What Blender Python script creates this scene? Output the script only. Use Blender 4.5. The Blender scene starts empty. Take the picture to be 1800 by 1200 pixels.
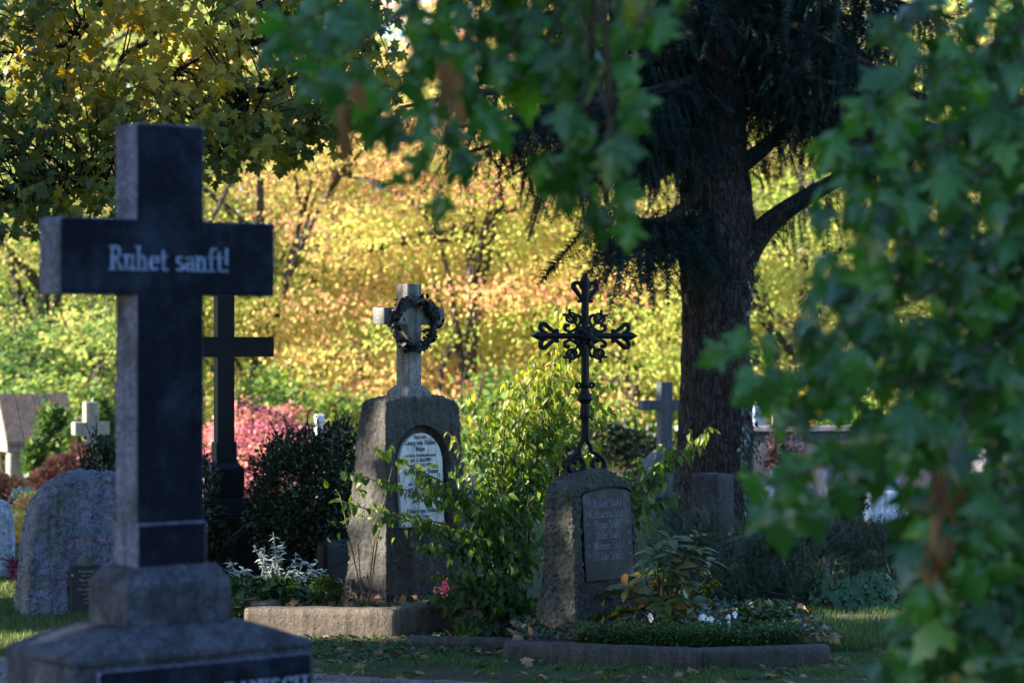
import bpy, bmesh, math, random
import numpy as np
from mathutils import Vector, Matrix, noise

# ------------------------------------------------------------------ camera, world, sun, exposure
SC = bpy.context.scene
COL = SC.collection
FPX, CAMZ = 4250.0, 1.5
cam_d = bpy.data.cameras.new('camera')
cam_d.lens, cam_d.sensor_width = 85.0, 36.0
cam_d.clip_start, cam_d.clip_end = 0.1, 1500.0
cam_d.dof.use_dof = True
cam_d.dof.focus_distance = 12.4
cam_d.dof.aperture_fstop = 3.8
cam = bpy.data.objects.new('camera', cam_d)
cam.location = (0, 0, CAMZ)
cam.rotation_euler = (math.radians(90), 0, 0)
COL.objects.link(cam)
SC.camera = cam

TO_SUN = Vector((-0.90, -0.20, 0.40)).normalized()
SUN_EL = math.asin(TO_SUN.z)
SUN_ROT = math.atan2(TO_SUN.x, TO_SUN.y)
world = bpy.data.worlds.new('World')
SC.world = world
world.use_nodes = True
wn = world.node_tree
bg = wn.nodes['Background']
sky = wn.nodes.new('ShaderNodeTexSky')
sky.sky_type = 'NISHITA'
sky.sun_disc = False
sky.sun_elevation = SUN_EL
sky.sun_rotation = SUN_ROT
sky.ozone_density = 5.0
sky.air_density = 1.0
sky.dust_density = 0.4
wn.links.new(sky.outputs[0], bg.inputs[0])
bg.inputs[1].default_value = 0.11
sun_d = bpy.data.lights.new('sun', 'SUN')
sun_d.energy = 5.0
sun_d.angle = math.radians(0.5)
sun_d.color = (1.0, 0.90, 0.75)
sun = bpy.data.objects.new('sun', sun_d)
sun.rotation_euler = (-TO_SUN).to_track_quat('-Z', 'Y').to_euler()
sun.location = TO_SUN * 60
COL.objects.link(sun)
SC.view_settings.view_transform = 'Standard'
SC.view_settings.look = 'None'
SC.view_settings.exposure = 2.27
SC.view_settings.gamma = 1.0
SC.view_settings.use_curve_mapping = False
SC.cycles.use_denoising = True
SC.cycles.max_bounces = 8
SC.cycles.transmission_bounces = 6
SC.cycles.diffuse_bounces = 4

rng = np.random.default_rng(11)
random.seed(5)
R = math.radians

# ------------------------------------------------------------------ helpers
def gz(x, y):
    """height of the terrain: level near the graves, falling away gently behind them"""
    t = np.clip((np.asarray(y, dtype=float) - 18.0) / 24.0, 0, 1)
    return -2.0 * (t * t * (3 - 2 * t))

def P(px, py, d):
    """the point d metres away that the photograph shows at pixel (px, py)"""
    return Vector(((px - 900) / FPX * d, d, CAMZ - (py - 600) / FPX * d))

def PX(px, d):
    return (px - 900) / FPX * d

def zpy(py, d):
    return CAMZ - (py - 600) / FPX * d

def link(o, parent=None):
    COL.objects.link(o)
    if parent is not None:
        o.parent = parent
    return o

def tag(o, label=None, cat=None, group=None, kind=None):
    if label: o['label'] = label
    if cat: o['category'] = cat
    if group: o['group'] = group
    if kind: o['kind'] = kind
    return o

def thing(name, label, cat, loc=(0, 0, 0), rz=0.0, group=None):
    o = bpy.data.objects.new(name, None)
    o.empty_display_size = 0.1
    o.location = loc
    o.rotation_euler = (0, 0, rz)
    link(o)
    return tag(o, label, cat, group)

def part(name, me, m=None, parent=None, loc=None, rot=None, label=None, kind=None):
    if m is not None:
        me.materials.clear()
        for k in (m if isinstance(m, (list, tuple)) else [m]):
            me.materials.append(k)
    o = bpy.data.objects.new(name, me)
    link(o, parent)
    if loc is not None: o.location = loc
    if rot is not None: o.rotation_euler = rot
    return tag(o, label, kind=kind)

def smooth(me, on=True):
    me.polygons.foreach_set('use_smooth', np.full(len(me.polygons), on))
    return me

def bm_mesh(bm, name, sm=False):
    me = bpy.data.meshes.new(name)
    bmesh.ops.recalc_face_normals(bm, faces=bm.faces)
    bm.to_mesh(me)
    bm.free()
    if sm: smooth(me)
    return me

def tri_mesh(name, V, F, tint=None, sm=False):
    me = bpy.data.meshes.new(name)
    V = np.ascontiguousarray(V, dtype=np.float32).reshape(-1, 3)
    F = np.ascontiguousarray(F, dtype=np.int32).reshape(-1, 3)
    me.vertices.add(len(V)); me.vertices.foreach_set('co', V.ravel())
    n = len(F)
    me.loops.add(3 * n); me.loops.foreach_set('vertex_index', F.ravel())
    me.polygons.add(n); me.polygons.foreach_set('loop_start', np.arange(0, 3 * n, 3, dtype=np.int32))
    me.update(calc_edges=True)
    if tint is not None:
        a = me.attributes.new('tint', 'FLOAT', 'POINT')
        a.data.foreach_set('value', np.ascontiguousarray(tint, dtype=np.float32))
    if sm: smooth(me)
    return me

class MB:
    """collects tubes, boxes and ribbons into one mesh"""
    def __init__(s): s.V, s.F = [], []
    def add(s, V, F):
        b = len(s.V)
        s.V += [tuple(v) for v in V]
        s.F += [tuple(i + b for i in f) for f in F]
        return s
    def tube(s, pts, rad, n=6, cap=True):
        pts = [Vector(p) for p in pts]
        if not hasattr(rad, '__len__'): rad = [rad] * len(pts)
        V, F = [], []
        up = Vector((0.31, 0.17, 0.93))
        for i, p in enumerate(pts):
            t = (pts[min(i + 1, len(pts) - 1)] - pts[max(i - 1, 0)])
            t = t.normalized() if t.length > 1e-9 else Vector((0, 0, 1))
            a = t.cross(up)
            if a.length < 1e-3: a = t.cross(Vector((1, 0, 0)))
            a.normalize(); b = t.cross(a)
            for k in range(n):
                w = 2 * math.pi * k / n
                V.append(p + (a * math.cos(w) + b * math.sin(w)) * rad[i])
        for i in range(len(pts) - 1):
            for k in range(n):
                k2 = (k + 1) % n
                F.append((i * n + k, i * n + k2, (i + 1) * n + k2, (i + 1) * n + k))
        if cap:
            F.append(tuple(range(n))[::-1]); F.append(tuple((len(pts) - 1) * n + k for k in range(n)))
        return s.add(V, F)
    def box(s, x0, x1, y0, y1, z0, z1, t=(1, 1)):
        """box whose top is scaled by t about its middle"""
        cx, cy = (x0 + x1) / 2, (y0 + y1) / 2
        V = [(x0, y0, z0), (x1, y0, z0), (x1, y1, z0), (x0, y1, z0)]
        V += [(cx + (x - cx) * t[0], cy + (y - cy) * t[1], z1) for x, y, _ in V]
        return s.add(V, [(3, 2, 1, 0), (4, 5, 6, 7), (0, 1, 5, 4), (1, 2, 6, 5), (2, 3, 7, 6), (3, 0, 4, 7)])
    def ribbon(s, pts, w, th, y=0.0):
        """flat bar swept through points of the x-z plane: w wide in the plane, th thick"""
        n = len(pts)
        if not hasattr(w, '__len__'): w = [w] * n
        V, F = [], []
        for i in range(n):
            a, b = pts[max(i - 1, 0)], pts[min(i + 1, n - 1)]
            dx, dz = b[0] - a[0], b[1] - a[1]
            L = math.hypot(dx, dz) or 1
            nx, nz = -dz / L * w[i] / 2, dx / L * w[i] / 2
            x, z = pts[i]
            V += [(x + nx, y - th * .30, z + nz), (x + nx, y + th * .30, z + nz), (x, y + th / 2, z), (x - nx, y + th * .30, z - nz), (x - nx, y - th * .30, z - nz), (x, y - th / 2, z)]
        for i in range(n - 1):
            for k in range(6):
                k2 = (k + 1) % 6
                F.append((i * 6 + k, i * 6 + k2, i * 6 + 6 + k2, i * 6 + 6 + k))
        F += [tuple(range(6)), tuple(range((n - 1) * 6, n * 6))[::-1]]
        return s.add(V, F)
    def mesh(s, name, sm=False, bevel=0, seg=1):
        bm = bmesh.new()
        vs = [bm.verts.new(v) for v in s.V]
        for f in s.F:
            try: bm.faces.new([vs[i] for i in f])
            except ValueError: pass
        bmesh.ops.recalc_face_normals(bm, faces=bm.faces)
        if bevel:
            es = [e for e in bm.edges if len(e.link_faces) == 2 and e.calc_face_angle(0) > 0.4]
            bmesh.ops.bevel(bm, geom=es, offset=bevel, segments=seg, profile=0.5, affect='EDGES')
        return bm_mesh(bm, name, sm)

def catmull(pts, n=6):
    pts = [Vector(p) for p in pts]
    if len(pts) < 3:
        return [pts[0].lerp(pts[-1], i / n) for i in range(n + 1)]
    q = [pts[0] * 2 - pts[1]] + pts + [pts[-1] * 2 - pts[-2]]
    out = []
    for i in range(1, len(q) - 2):
        a, b, c, d = q[i - 1:i + 3]
        for k in range(n):
            t = k / n
            out.append(0.5 * ((2 * b) + (c - a) * t + (2 * a - 5 * b + 4 * c - d) * t * t + (3 * b - a - 3 * c + d) * t ** 3))
    out.append(pts[-1].copy())
    return out

def cat2(pts, n=5):
    return [(p.x, p.y) for p in catmull([(a, b, 0) for a, b in pts], n)]

def warp_block(name, fn, n, amp=0.01, freq=6.0, rnd=0.5, seed=0, fine=0.35, rounds=1):
    """surface of a block laid out by fn(u, v, w), its faces roughened like hewn or broken stone"""
    nx, ny, nz = n
    bm = bmesh.new()
    idx = {}
    def vert(i, j, k):
        q = (i, j, k)
        if q not in idx: idx[q] = bm.verts.new(fn(i / nx, j / ny, k / nz))
        return idx[q]
    for i in range(nx):
        for j in range(ny):
            for k in (0, nz): bm.faces.new([vert(i, j, k), vert(i + 1, j, k), vert(i + 1, j + 1, k), vert(i, j + 1, k)])
    for i in range(nx):
        for k in range(nz):
            for j in (0, ny): bm.faces.new([vert(i, j, k), vert(i + 1, j, k), vert(i + 1, j, k + 1), vert(i, j, k + 1)])
    for j in range(ny):
        for k in range(nz):
            for i in (0, nx): bm.faces.new([vert(i, j, k), vert(i, j + 1, k), vert(i, j + 1, k + 1), vert(i, j, k + 1)])
    bmesh.ops.recalc_face_normals(bm, faces=bm.faces)
    for _ in range(rounds):
        bmesh.ops.smooth_vert(bm, verts=bm.verts, factor=rnd, use_axis_x=True, use_axis_y=True, use_axis_z=True)
    bm.normal_update()
    off = Vector((seed * 3.17, seed * 1.91, seed * 0.77))
    for v in bm.verts:
        a = noise.fractal(v.co * freq + off, 1.0, 2.1, 3)
        b = noise.noise(v.co * freq * 7 + off) * fine + noise.noise(v.co * freq * 17 + off) * fine * .6
        v.co += v.normal * (amp * (a + b))
    return bm_mesh(bm, name, True)

def outline_prism(pts, y0, y1):
    """polygon of the x-z plane given depth from y0 to y1"""
    n = len(pts)
    V = [(x, y0, z) for x, z in pts] + [(x, y1, z) for x, z in pts]
    F = [tuple(range(n)), tuple(range(n, 2 * n))[::-1]] + [(i, (i + 1) % n, n + (i + 1) % n, n + i) for i in range(n)]
    return MB().add(V, F)

def arch(x0, x1, z0, zs, zt, n=14):
    """outline of a panel with a rounded head: springing at zs, crown at zt"""
    cx, hw = (x0 + x1) / 2, (x1 - x0) / 2
    return [(x0, z0), (x1, z0)] + [(cx + hw * math.cos(math.pi * i / n), zs + (zt - zs) * math.sin(math.pi * i / n)) for i in range(n + 1)]

def carve(ob, cutter_me, mat_world):
    """cut a recess into a mesh object and keep only the finished mesh"""
    cut = bpy.data.objects.new('cutter', cutter_me)
    COL.objects.link(cut)
    cut.matrix_world = mat_world
    md = ob.modifiers.new('b', 'BOOLEAN')
    md.operation, md.object, md.solver = 'DIFFERENCE', cut, 'EXACT'
    dg = bpy.context.evaluated_depsgraph_get(); dg.update()
    me = bpy.data.meshes.new_from_object(ob.evaluated_get(dg))
    ob.modifiers.clear()
    ob.data = me
    bpy.data.objects.remove(cut)

def text_mesh(name, s, size, sx=1.0, bold=0.0, align='CENTER', ext=0.0006):
    """lettering lying in the x-z plane, reading from -y"""
    cu = bpy.data.curves.new(name, 'FONT')
    cu.body, cu.size, cu.offset, cu.align_x, cu.extrude, cu.resolution_u = s, size, bold * size, align, ext, 3
    o = bpy.data.objects.new(name, cu)
    me = bpy.data.meshes.new_from_object(o)
    bpy.data.objects.remove(o); bpy.data.curves.remove(cu)
    me.transform(Matrix(((sx, 0, 0, 0), (0, 0, -1, 0), (0, 1, 0, 0), (0, 0, 0, 1))))
    return me

def join_meshes(name, mes):
    bm = bmesh.new()
    for m, M in mes:
        m2 = m.copy(); m2.transform(M); bm.from_mesh(m2); bpy.data.meshes.remove(m2)
    me = bpy.data.meshes.new(name); bm.to_mesh(me); bm.free()
    return me

# ------------------------------------------------------------------ materials
def new_mat(name):
    m = bpy.data.materials.new(name); m.use_nodes = True
    nt = m.node_tree
    return m, nt, nt.nodes['Principled BSDF'], nt.nodes['Material Output']

def _noise(nt, vec, scale, detail=4, rough=.55):
    n = nt.nodes.new('ShaderNodeTexNoise'); n.inputs['Scale'].default_value = scale
    n.inputs['Detail'].default_value = detail; n.inputs['Roughness'].default_value = rough
    nt.links.new(vec, n.inputs['Vector']); return n.outputs['Fac']

def _ramp(nt, fac, stops):
    r = nt.nodes.new('ShaderNodeValToRGB')
    el = r.color_ramp.elements
    while len(el) < len(stops): el.new(0.5)
    for e, (p, c) in zip(el, stops):
        e.position = p; e.color = (*c, 1) if len(c) == 3 else c
    nt.links.new(fac, r.inputs[0]); return r.outputs[0]

def _mix(nt, fac, a, b, mode='MIX'):
    n = nt.nodes.new('ShaderNodeMix'); n.data_type = 'RGBA'; n.blend_type = mode
    for s, k in ((fac, 0), (a, 6), (b, 7)):
        if hasattr(s, 'links') or hasattr(s, 'is_output'): nt.links.new(s, n.inputs[k])
        elif k == 0: n.inputs[0].default_value = s
        else: n.inputs[k].default_value = (*s, 1)
    return n.outputs[2]

def stone_mat(name, dark, light, rough=.85, grain=140, patch=5, stain=None, stain_amt=.5, bump=.35, spec=.3, vert=1.0):
    m, nt, b, out = new_mat(name)
    tc = nt.nodes.new('ShaderNodeTexCoord').outputs['Object']
    g = _noise(nt, tc, grain, 3, .7)
    c = _ramp(nt, g, [(.40, tuple(x * .40 for x in dark)), (.50, tuple((p + q) / 2 for p, q in zip(dark, light))), (.64, tuple(min(.85, x * 1.5) for x in light))])
    c = _mix(nt, .55, c, _ramp(nt, _noise(nt, tc, grain * .17, 5, .7), [(.3, dark), (.7, light)]))
    if stain:
        mp = nt.nodes.new('ShaderNodeMapping'); mp.inputs['Scale'].default_value = (1, 1, vert)
        nt.links.new(tc, mp.inputs[0])
        s = _noise(nt, mp.outputs[0], patch, 6, .65)
        f = _ramp(nt, s, [(.56 - .2 * stain_amt, (0, 0, 0)), (.74 - .12 * stain_amt, (1, 1, 1))])
        c = _mix(nt, f, c, stain)
    m2 = nt.nodes.new('ShaderNodeMapping'); m2.inputs['Scale'].default_value = (1, 1, .07)
    nt.links.new(tc, m2.inputs[0])
    c = _mix(nt, 1.0, c, _ramp(nt, _noise(nt, m2.outputs[0], 22, 5, .7), [(.36, (.55, .55, .55)), (.56, (1, 1, 1))]), 'MULTIPLY')
    nt.links.new(c, b.inputs['Base Color'])
    b.inputs['Roughness'].default_value = rough
    b.inputs['Specular IOR Level'].default_value = spec
    bp = nt.nodes.new('ShaderNodeBump'); bp.inputs['Strength'].default_value = bump; bp.inputs['Distance'].default_value = .012
    h = nt.nodes.new('ShaderNodeMath'); h.operation = 'ADD'
    nt.links.new(_noise(nt, tc, grain * .45, 4, .7), h.inputs[0]); nt.links.new(_noise(nt, tc, grain * .1, 4, .6), h.inputs[1])
    nt.links.new(h.outputs[0], bp.inputs['Height']); nt.links.new(bp.outputs[0], b.inputs['Normal'])
    return m

def plain_mat(name, c, rough=.6, metal=0.0, spec=.4, var=.25, scale=30):
    m, nt, b, out = new_mat(name)
    tc = nt.nodes.new('ShaderNodeTexCoord').outputs['Object']
    f = _noise(nt, tc, scale, 5, .6)
    nt.links.new(_ramp(nt, f, [(.3, tuple(x * (1 - var) for x in c)), (.7, tuple(min(1, x * (1 + var)) for x in c))]), b.inputs['Base Color'])
    b.inputs['Roughness'].default_value = rough; b.inputs['Metallic'].default_value = metal
    b.inputs['Specular IOR Level'].default_value = spec
    return m

def leaf_mat(name, stops, trans=.4, rough=.45, spec=.4, by_object=False, warm=1.35, grain=0.18, gscale=60, cool=.55):
    """leaf whose colour is picked from stops by its own tint value"""
    m, nt, b, out = new_mat(name)
    if by_object:
        oi = nt.nodes.new('ShaderNodeObjectInfo')
        sp = nt.nodes.new('ShaderNodeSeparateColor'); nt.links.new(oi.outputs['Color'], sp.inputs[0]); t = sp.outputs[0]
    else:
        at = nt.nodes.new('ShaderNodeAttribute'); at.attribute_name = 'tint'; t = at.outputs['Fac']
    c = _ramp(nt, t, stops)
    if grain:
        tc = nt.nodes.new('ShaderNodeTexCoord').outputs['Object']
        c = _mix(nt, _ramp(nt, _noise(nt, tc, gscale, 3, .6), [(.35, (0, 0, 0)), (.75, (grain * 2,) * 3)]), c, (.10, .07, .02))
    nt.links.new(c, b.inputs['Base Color'])
    b.inputs['Roughness'].default_value = rough
    b.inputs['Specular IOR Level'].default_value = spec
    tr = nt.nodes.new('ShaderNodeBsdfTranslucent')
    nt.links.new(_mix(nt, 1.0, c, (warm, warm, cool), 'MULTIPLY'), tr.inputs[0])
    mx = nt.nodes.new('ShaderNodeMixShader'); mx.inputs[0].default_value = trans
    nt.links.new(b.outputs[0], mx.inputs[1]); nt.links.new(tr.outputs[0], mx.inputs[2])
    nt.links.new(mx.outputs[0], out.inputs[0])
    return m

def bark_mat(name, dark, light, scale=18, stretch=.22, bump=.8):
    m, nt, b, out = new_mat(name)
    tc = nt.nodes.new('ShaderNodeTexCoord').outputs['Object']
    mp = nt.nodes.new('ShaderNodeMapping'); mp.inputs['Scale'].default_value = (1, 1, stretch); nt.links.new(tc, mp.inputs[0])
    v = nt.nodes.new('ShaderNodeTexVoronoi'); v.feature = 'DISTANCE_TO_EDGE'; v.inputs['Scale'].default_value = scale
    wob = nt.nodes.new('ShaderNodeTexNoise'); wob.inputs['Scale'].default_value = scale * .6; nt.links.new(mp.outputs[0], wob.inputs[0])
    nt.links.new(_mix(nt, .12, mp.outputs[0], wob.outputs['Color'], 'ADD'), v.inputs['Vector'])
    n = _noise(nt, mp.outputs[0], scale * 2.2, 6, .7)
    c = _mix(nt, _ramp(nt, v.outputs['Distance'], [(.0, (0, 0, 0)), (.12, (1, 1, 1))]), tuple(x * .35 for x in dark), _ramp(nt, n, [(.3, dark), (.7, light)]))
    nt.links.new(c, b.inputs['Base Color']); b.inputs['Roughness'].default_value = .9; b.inputs['Specular IOR Level'].default_value = .2
    bp = nt.nodes.new('ShaderNodeBump'); bp.inputs['Strength'].default_value = bump; bp.inputs['Distance'].default_value = .03
    h = nt.nodes.new('ShaderNodeMath'); h.operation = 'MULTIPLY_ADD'; h.inputs[1].default_value = .5
    nt.links.new(n, h.inputs[0]); nt.links.new(_ramp(nt, v.outputs['Distance'], [(.0, (0, 0, 0)), (.25, (1, 1, 1))]), h.inputs[2])
    nt.links.new(h.outputs[0], bp.inputs['Height']); nt.links.new(bp.outputs[0], b.inputs['Normal'])
    return m

M = {}
M['polished'] = stone_mat('polished_black_granite', (.003, .005, .012), (.008, .012, .028), rough=.5, grain=120, bump=.06, spec=.1, stain=(.026, .038, .064), stain_amt=.42, patch=9)
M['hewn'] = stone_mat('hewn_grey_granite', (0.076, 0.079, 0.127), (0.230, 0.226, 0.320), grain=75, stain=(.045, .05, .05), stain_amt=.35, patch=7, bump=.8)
M['hewn_dimmed'] = stone_mat('shade_toned_hewn_granite', (.035, .038, .055), (.10, .10, .13), grain=75, stain=(.02, .024, .03), stain_amt=.45, patch=8, bump=.8)  # same hewn granite, darkened in colour to tone down skylight on the base
M['boulder'] = stone_mat('blue_grey_boulder', (0.053, 0.055, 0.083), (0.239, 0.230, 0.321), grain=75, stain=(.10, .105, .075), stain_amt=.5, patch=6, bump=1.0)
M['hieber'] = stone_mat('weathered_granite', (0.036, 0.034, 0.032), (0.108, 0.097, 0.086), grain=90, stain=(.065, .062, .055), stain_amt=.55, patch=5, bump=.9)
M['stahl'] = stone_mat('bossed_granite', (0.026, 0.026, 0.024), (0.090, 0.086, 0.079), grain=80, stain=(.06, .066, .04), stain_amt=.5, patch=7, bump=1.0)
M['sandstone'] = stone_mat('lichened_limestone', (0.156, 0.144, 0.132), (0.276, 0.258, 0.246), grain=90, stain=(.05, .055, .05), stain_amt=.62, patch=9, bump=.3, vert=.35)
M['marble'] = stone_mat('white_marble', (0.669, 0.678, 0.704), (0.757, 0.757, 0.774), rough=.5, grain=20, bump=.04, stain=(.70, .70, .70), stain_amt=.15)
M['tablet'] = stone_mat('dark_polished_tablet', (0.002, 0.002, 0.004), (0.014, 0.011, 0.016), rough=.5, grain=160, stain=(.085, .075, .09), stain_amt=.3, patch=9, bump=.05, spec=.2)
M['blackstone'] = stone_mat('black_stone', (0.005, 0.005, 0.006), (0.011, 0.011, 0.013), rough=.5, grain=200, bump=.04, spec=.15)
M['kerb'] = stone_mat('kerb_granite', (0.105, 0.081, 0.062), (0.190, 0.148, 0.113), grain=120, stain=(.10, .085, .06), stain_amt=.35, patch=8, bump=.4)
M['kerb_dark'] = stone_mat('mossy_kerb', (0.034, 0.029, 0.029), (0.082, 0.070, 0.070), grain=110, stain=(.03, .035, .02), stain_amt=.5, patch=9, bump=.5)
M['paleblue'] = stone_mat('pale_blue_stone', (.20, .25, .33), (.42, .47, .55), grain=40, stain=(.10, .13, .19), stain_amt=.5, patch=6, bump=.4)
M['whitestone'] = stone_mat('white_stone', (.60, .60, .62), (.78, .78, .80), grain=40, bump=.1)
M['lilac'] = stone_mat('lilac_grey_stone', (0.176, 0.160, 0.200), (0.304, 0.280, 0.328), grain=70, bump=.3, stain=(.12, .11, .12), stain_amt=.4)
M['greycross'] = stone_mat('grey_cross_stone', (0.052, 0.055, 0.066), (0.125, 0.129, 0.147), grain=90, stain=(.09, .10, .11), stain_amt=.5, patch=8, bump=.3)
M['darkgrave'] = stone_mat('dark_slate_stone', (0.022, 0.021, 0.025), (0.060, 0.055, 0.060), grain=60, bump=.4)
M['wallstone'] = stone_mat('dark_lilac_wall', (.05, .047, .062), (.12, .112, .14), grain=40, bump=.4, stain=(.05, .05, .045), stain_amt=.5, patch=3)
M['sandpale'] = stone_mat('pale_sandstone', (0.260, 0.217, 0.174), (0.372, 0.322, 0.260), grain=60, bump=.3)
M['roofstone'] = stone_mat('roof_slab_stone', (0.134, 0.084, 0.060), (0.252, 0.161, 0.113), grain=50, bump=.4, stain=(.10, .10, .08), stain_amt=.4)
M['iron'] = plain_mat('black_wrought_iron', (.004, .0045, .006), rough=.55, metal=0.0, spec=.18, var=.3)
M['bronze'] = plain_mat('dark_bronze', (.016, .014, .013), rough=.55, spec=.3, var=.4, scale=50)
M['plate'] = plain_mat('black_plate', (.010, .008, .010), rough=.5)
M['brass'] = plain_mat('dull_brass', (.30, .26, .22), rough=.45, metal=.5)
M['greyletter'] = plain_mat('pale_blue_letter_paint', (.19, .25, .39), rough=.6, var=.6, scale=45)
M['darkletter'] = plain_mat('dark_letter_paint', (.03, .035, .05), rough=.6, var=.1)
M['dimletter'] = plain_mat('dim_grey_letter', (.085, .085, .135), rough=.6, var=.6, scale=60)
M['bronzeletter'] = plain_mat('bronze_letter', (.07, .12, .15), rough=.5, var=.3)
M['goldletter'] = plain_mat('faint_gold_letter', (.22, .18, .14), rough=.5)
M['soil'] = plain_mat('dark_soil', (.035, .026, .02), rough=.95, var=.6, scale=25)
M['bark_spruce'] = bark_mat('spruce_bark', (.040, .030, .026), (.10, .08, .072), scale=26, stretch=.30, bump=1.0)
M['bark_dark'] = bark_mat('dark_bark', (.028, .024, .02), (.07, .06, .05), scale=30)
M['bark_far'] = bark_mat('grey_brown_bark', (.06, .05, .045), (.16, .13, .12), scale=14)
M['twig'] = plain_mat('twig_bark', (.06, .045, .03), rough=.85, var=.4)
M['cane'] = plain_mat('ochre_cane', (.10, .07, .035), rough=.8, var=.5)
M['petal_white'] = plain_mat('white_petal', (.80, .80, .82), rough=.6, var=.05)

# ------------------------------------------------------------------ leaves
def unit(a):
    return a / np.maximum(np.linalg.norm(a, axis=-1, keepdims=True), 1e-9)

MAPLE_HALF = [(.02, 0), (.16, -.11), (.36, -.05), (.27, .10), (.44, .20), (.66, .40), (.45, .43), (.24, .44), (.33, .64), (.17, .70), (.0, 1.0)]

def maple_template(rings, fold=.22, droop=.30, wave=.05, seed=0, petiole=.45, half=MAPLE_HALF):
    out = half + [(-x, y) for x, y in half[-2::-1]]
    n = len(out)
    c = (0.0, .26)
    V, F = [(c[0], c[1])], []
    fr = [1.0] if rings == 1 else [.55, 1.0]
    for f in fr:
        V += [(c[0] + (x - c[0]) * f, c[1] + (y - c[1]) * f) for x, y in out]
    for i in range(n):
        j = (i + 1) % n
        F.append((0, 1 + i, 1 + j))
        if rings > 1:
            F += [(1 + i, 1 + n + i, 1 + n + j), (1 + i, 1 + n + j, 1 + j)]
    r = random.Random(seed)
    ph = [r.uniform(0, 6.28) for _ in range(3)]
    V3 = []
    for x, y in V:
        z = -fold * abs(x) - droop * max(0, y) ** 2 + wave * math.sin(7 * x + ph[0]) + wave * math.sin(6 * y + ph[1]) + (r.uniform(-.5, .5) * wave)
        V3.append((x, y, z))
    if petiole:
        b = len(V3)
        V3 += [(-.012, 0.02, 0), (.012, .02, 0), (.012, -petiole, .12), (-.012, -petiole, .12)]
        F += [(b, b + 1, b + 2), (b, b + 2, b + 3)]
    return np.array(V3, float), np.array(F, int)

def ovate_template(w=.30, fold=.25, droop=.35, segs=3, wmax=.4):
    """pointed oval leaf, folded along its midrib"""
    ys = [i / segs for i in range(segs + 1)]
    V, F = [], []
    for y in ys:
        ww = w * (math.sin(math.pi * y ** (math.log(.5) / math.log(wmax))) if 0 < y < 1 else 0)
        for x in ([-ww, 0, ww] if 0 < y < 1 else [0]):
            V.append((x, y, -droop * y * y + fold * abs(x)))
    F.append((0, 2, 1)); F.append((0, 3, 2))
    b = 1
    for s in range(segs - 2):
        for k in range(2):
            F += [(b + k, b + k + 1, b + k + 4), (b + k, b + k + 4, b + k + 3)]
        b += 3
    F += [(b, b + 1, b + 3), (b + 1, b + 2, b + 3)]
    return np.array(V, float), np.array(F, int)

T_FORE = [maple_template(2, .25, .35, .05, 1), maple_template(2, .10, .55, .07, 2), maple_template(2, .45, .25, .06, 3), maple_template(2, .30, .75, .08, 4)]
T_MAPLE = [maple_template(1, .3, .35, .04, 5, .35), maple_template(1, .5, .15, .05, 6, .35)]
LOWHALF = [(.0, 0), (.34, -.04), (.27, .14), (.62, .40), (.25, .45), (.0, 1.0)]
T_MLOW = [maple_template(1, .4, .3, .03, 7, 0, LOWHALF)]
T_OVATE = [ovate_template(.27, .3, .35), ovate_template(.25, .5, .6)]
T_SMALL = [ovate_template(.30, .3, .2, 2, .5)]
T_LANCE = [ovate_template(.17, .35, .3, 4, .55), ovate_template(.16, .3, .6, 4, .6)]
T_FAR = [(np.array([(0, 0, 0), (.42, .45, -.12), (0, 1, -.15), (-.42, .45, -.12)], float), np.array([(0, 1, 2), (0, 2, 3)]))]

def sprig_template(n=34, ln=.10, wd=.011, hang=.12):
    V, F = [(-.012, 0, 0), (.012, 0, 0), (0, 1, -hang)], [(0, 1, 2)]
    for i in range(n):
        y = .03 + .96 * (i + random.random() * .8) / n
        for s in (-1, 1):
            l = ln * (1.0 if y < .85 else 1.0 - 3 * (y - .85)) * random.uniform(.7, 1.2)
            z = -hang * y * y
            b = len(V)
            V += [(0, y - wd, z), (0, y + wd, z), (s * l * random.uniform(.5, .95), y + l * random.uniform(.35, .8), z + random.uniform(-.8, .6) * l)]
            F.append((b, b + 1, b + 2))
    return np.array(V, float), np.array(F, int)

T_NEEDLE = [sprig_template(), sprig_template(30, .11, .011, .35), sprig_template(28, .09, .012, -.15), sprig_template(32, .12, .010, .55)]
T_YEW = [sprig_template(15, .16, .013, .1)]

def frames(T, N):
    y = unit(T)
    z = unit(N - (N * y).sum(-1, keepdims=True) * y)
    return np.cross(y, z), y, z

def cloud(templates, P_, T, N, S, tint):
    """one mesh out of many leaves: base point, tip direction, upper-side direction, length, tint"""
    P_, T, N, S, tint = map(lambda a: np.asarray(a, float), (P_, T, N, S, tint))
    Vs, Fs, Ts, base = [], [], [], 0
    which = np.arange(len(P_)) % len(templates)
    for q, (tv, tf) in enumerate(templates):
        k = which == q
        if not k.any(): continue
        x, y, z = frames(T[k], N[k])
        V = P_[k][:, None] + S[k][:, None, None] * (tv[None, :, 0:1] * x[:, None] + tv[None, :, 1:2] * y[:, None] + tv[None, :, 2:3] * z[:, None])
        n = len(V)
        Fs.append((tf[None] + (np.arange(n) * len(tv))[:, None, None] + base).reshape(-1, 3))
        Vs.append(V.reshape(-1, 3)); Ts.append(np.repeat(tint[k], len(tv)))
        base += n * len(tv)
    return tri_mesh('leaf_mesh', np.concatenate(Vs), np.concatenate(Fs), np.concatenate(Ts))

def in_view(P_, m=0.02):
    P_ = np.asarray(P_)
    px = 900 + FPX * P_[:, 0] / P_[:, 1]; py = 600 - FPX * (P_[:, 2] - CAMZ) / P_[:, 1]
    return (P_[:, 1] > .5) & (px > -20) & (px < 1820) & (py > -20) & (py < 1220)

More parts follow.
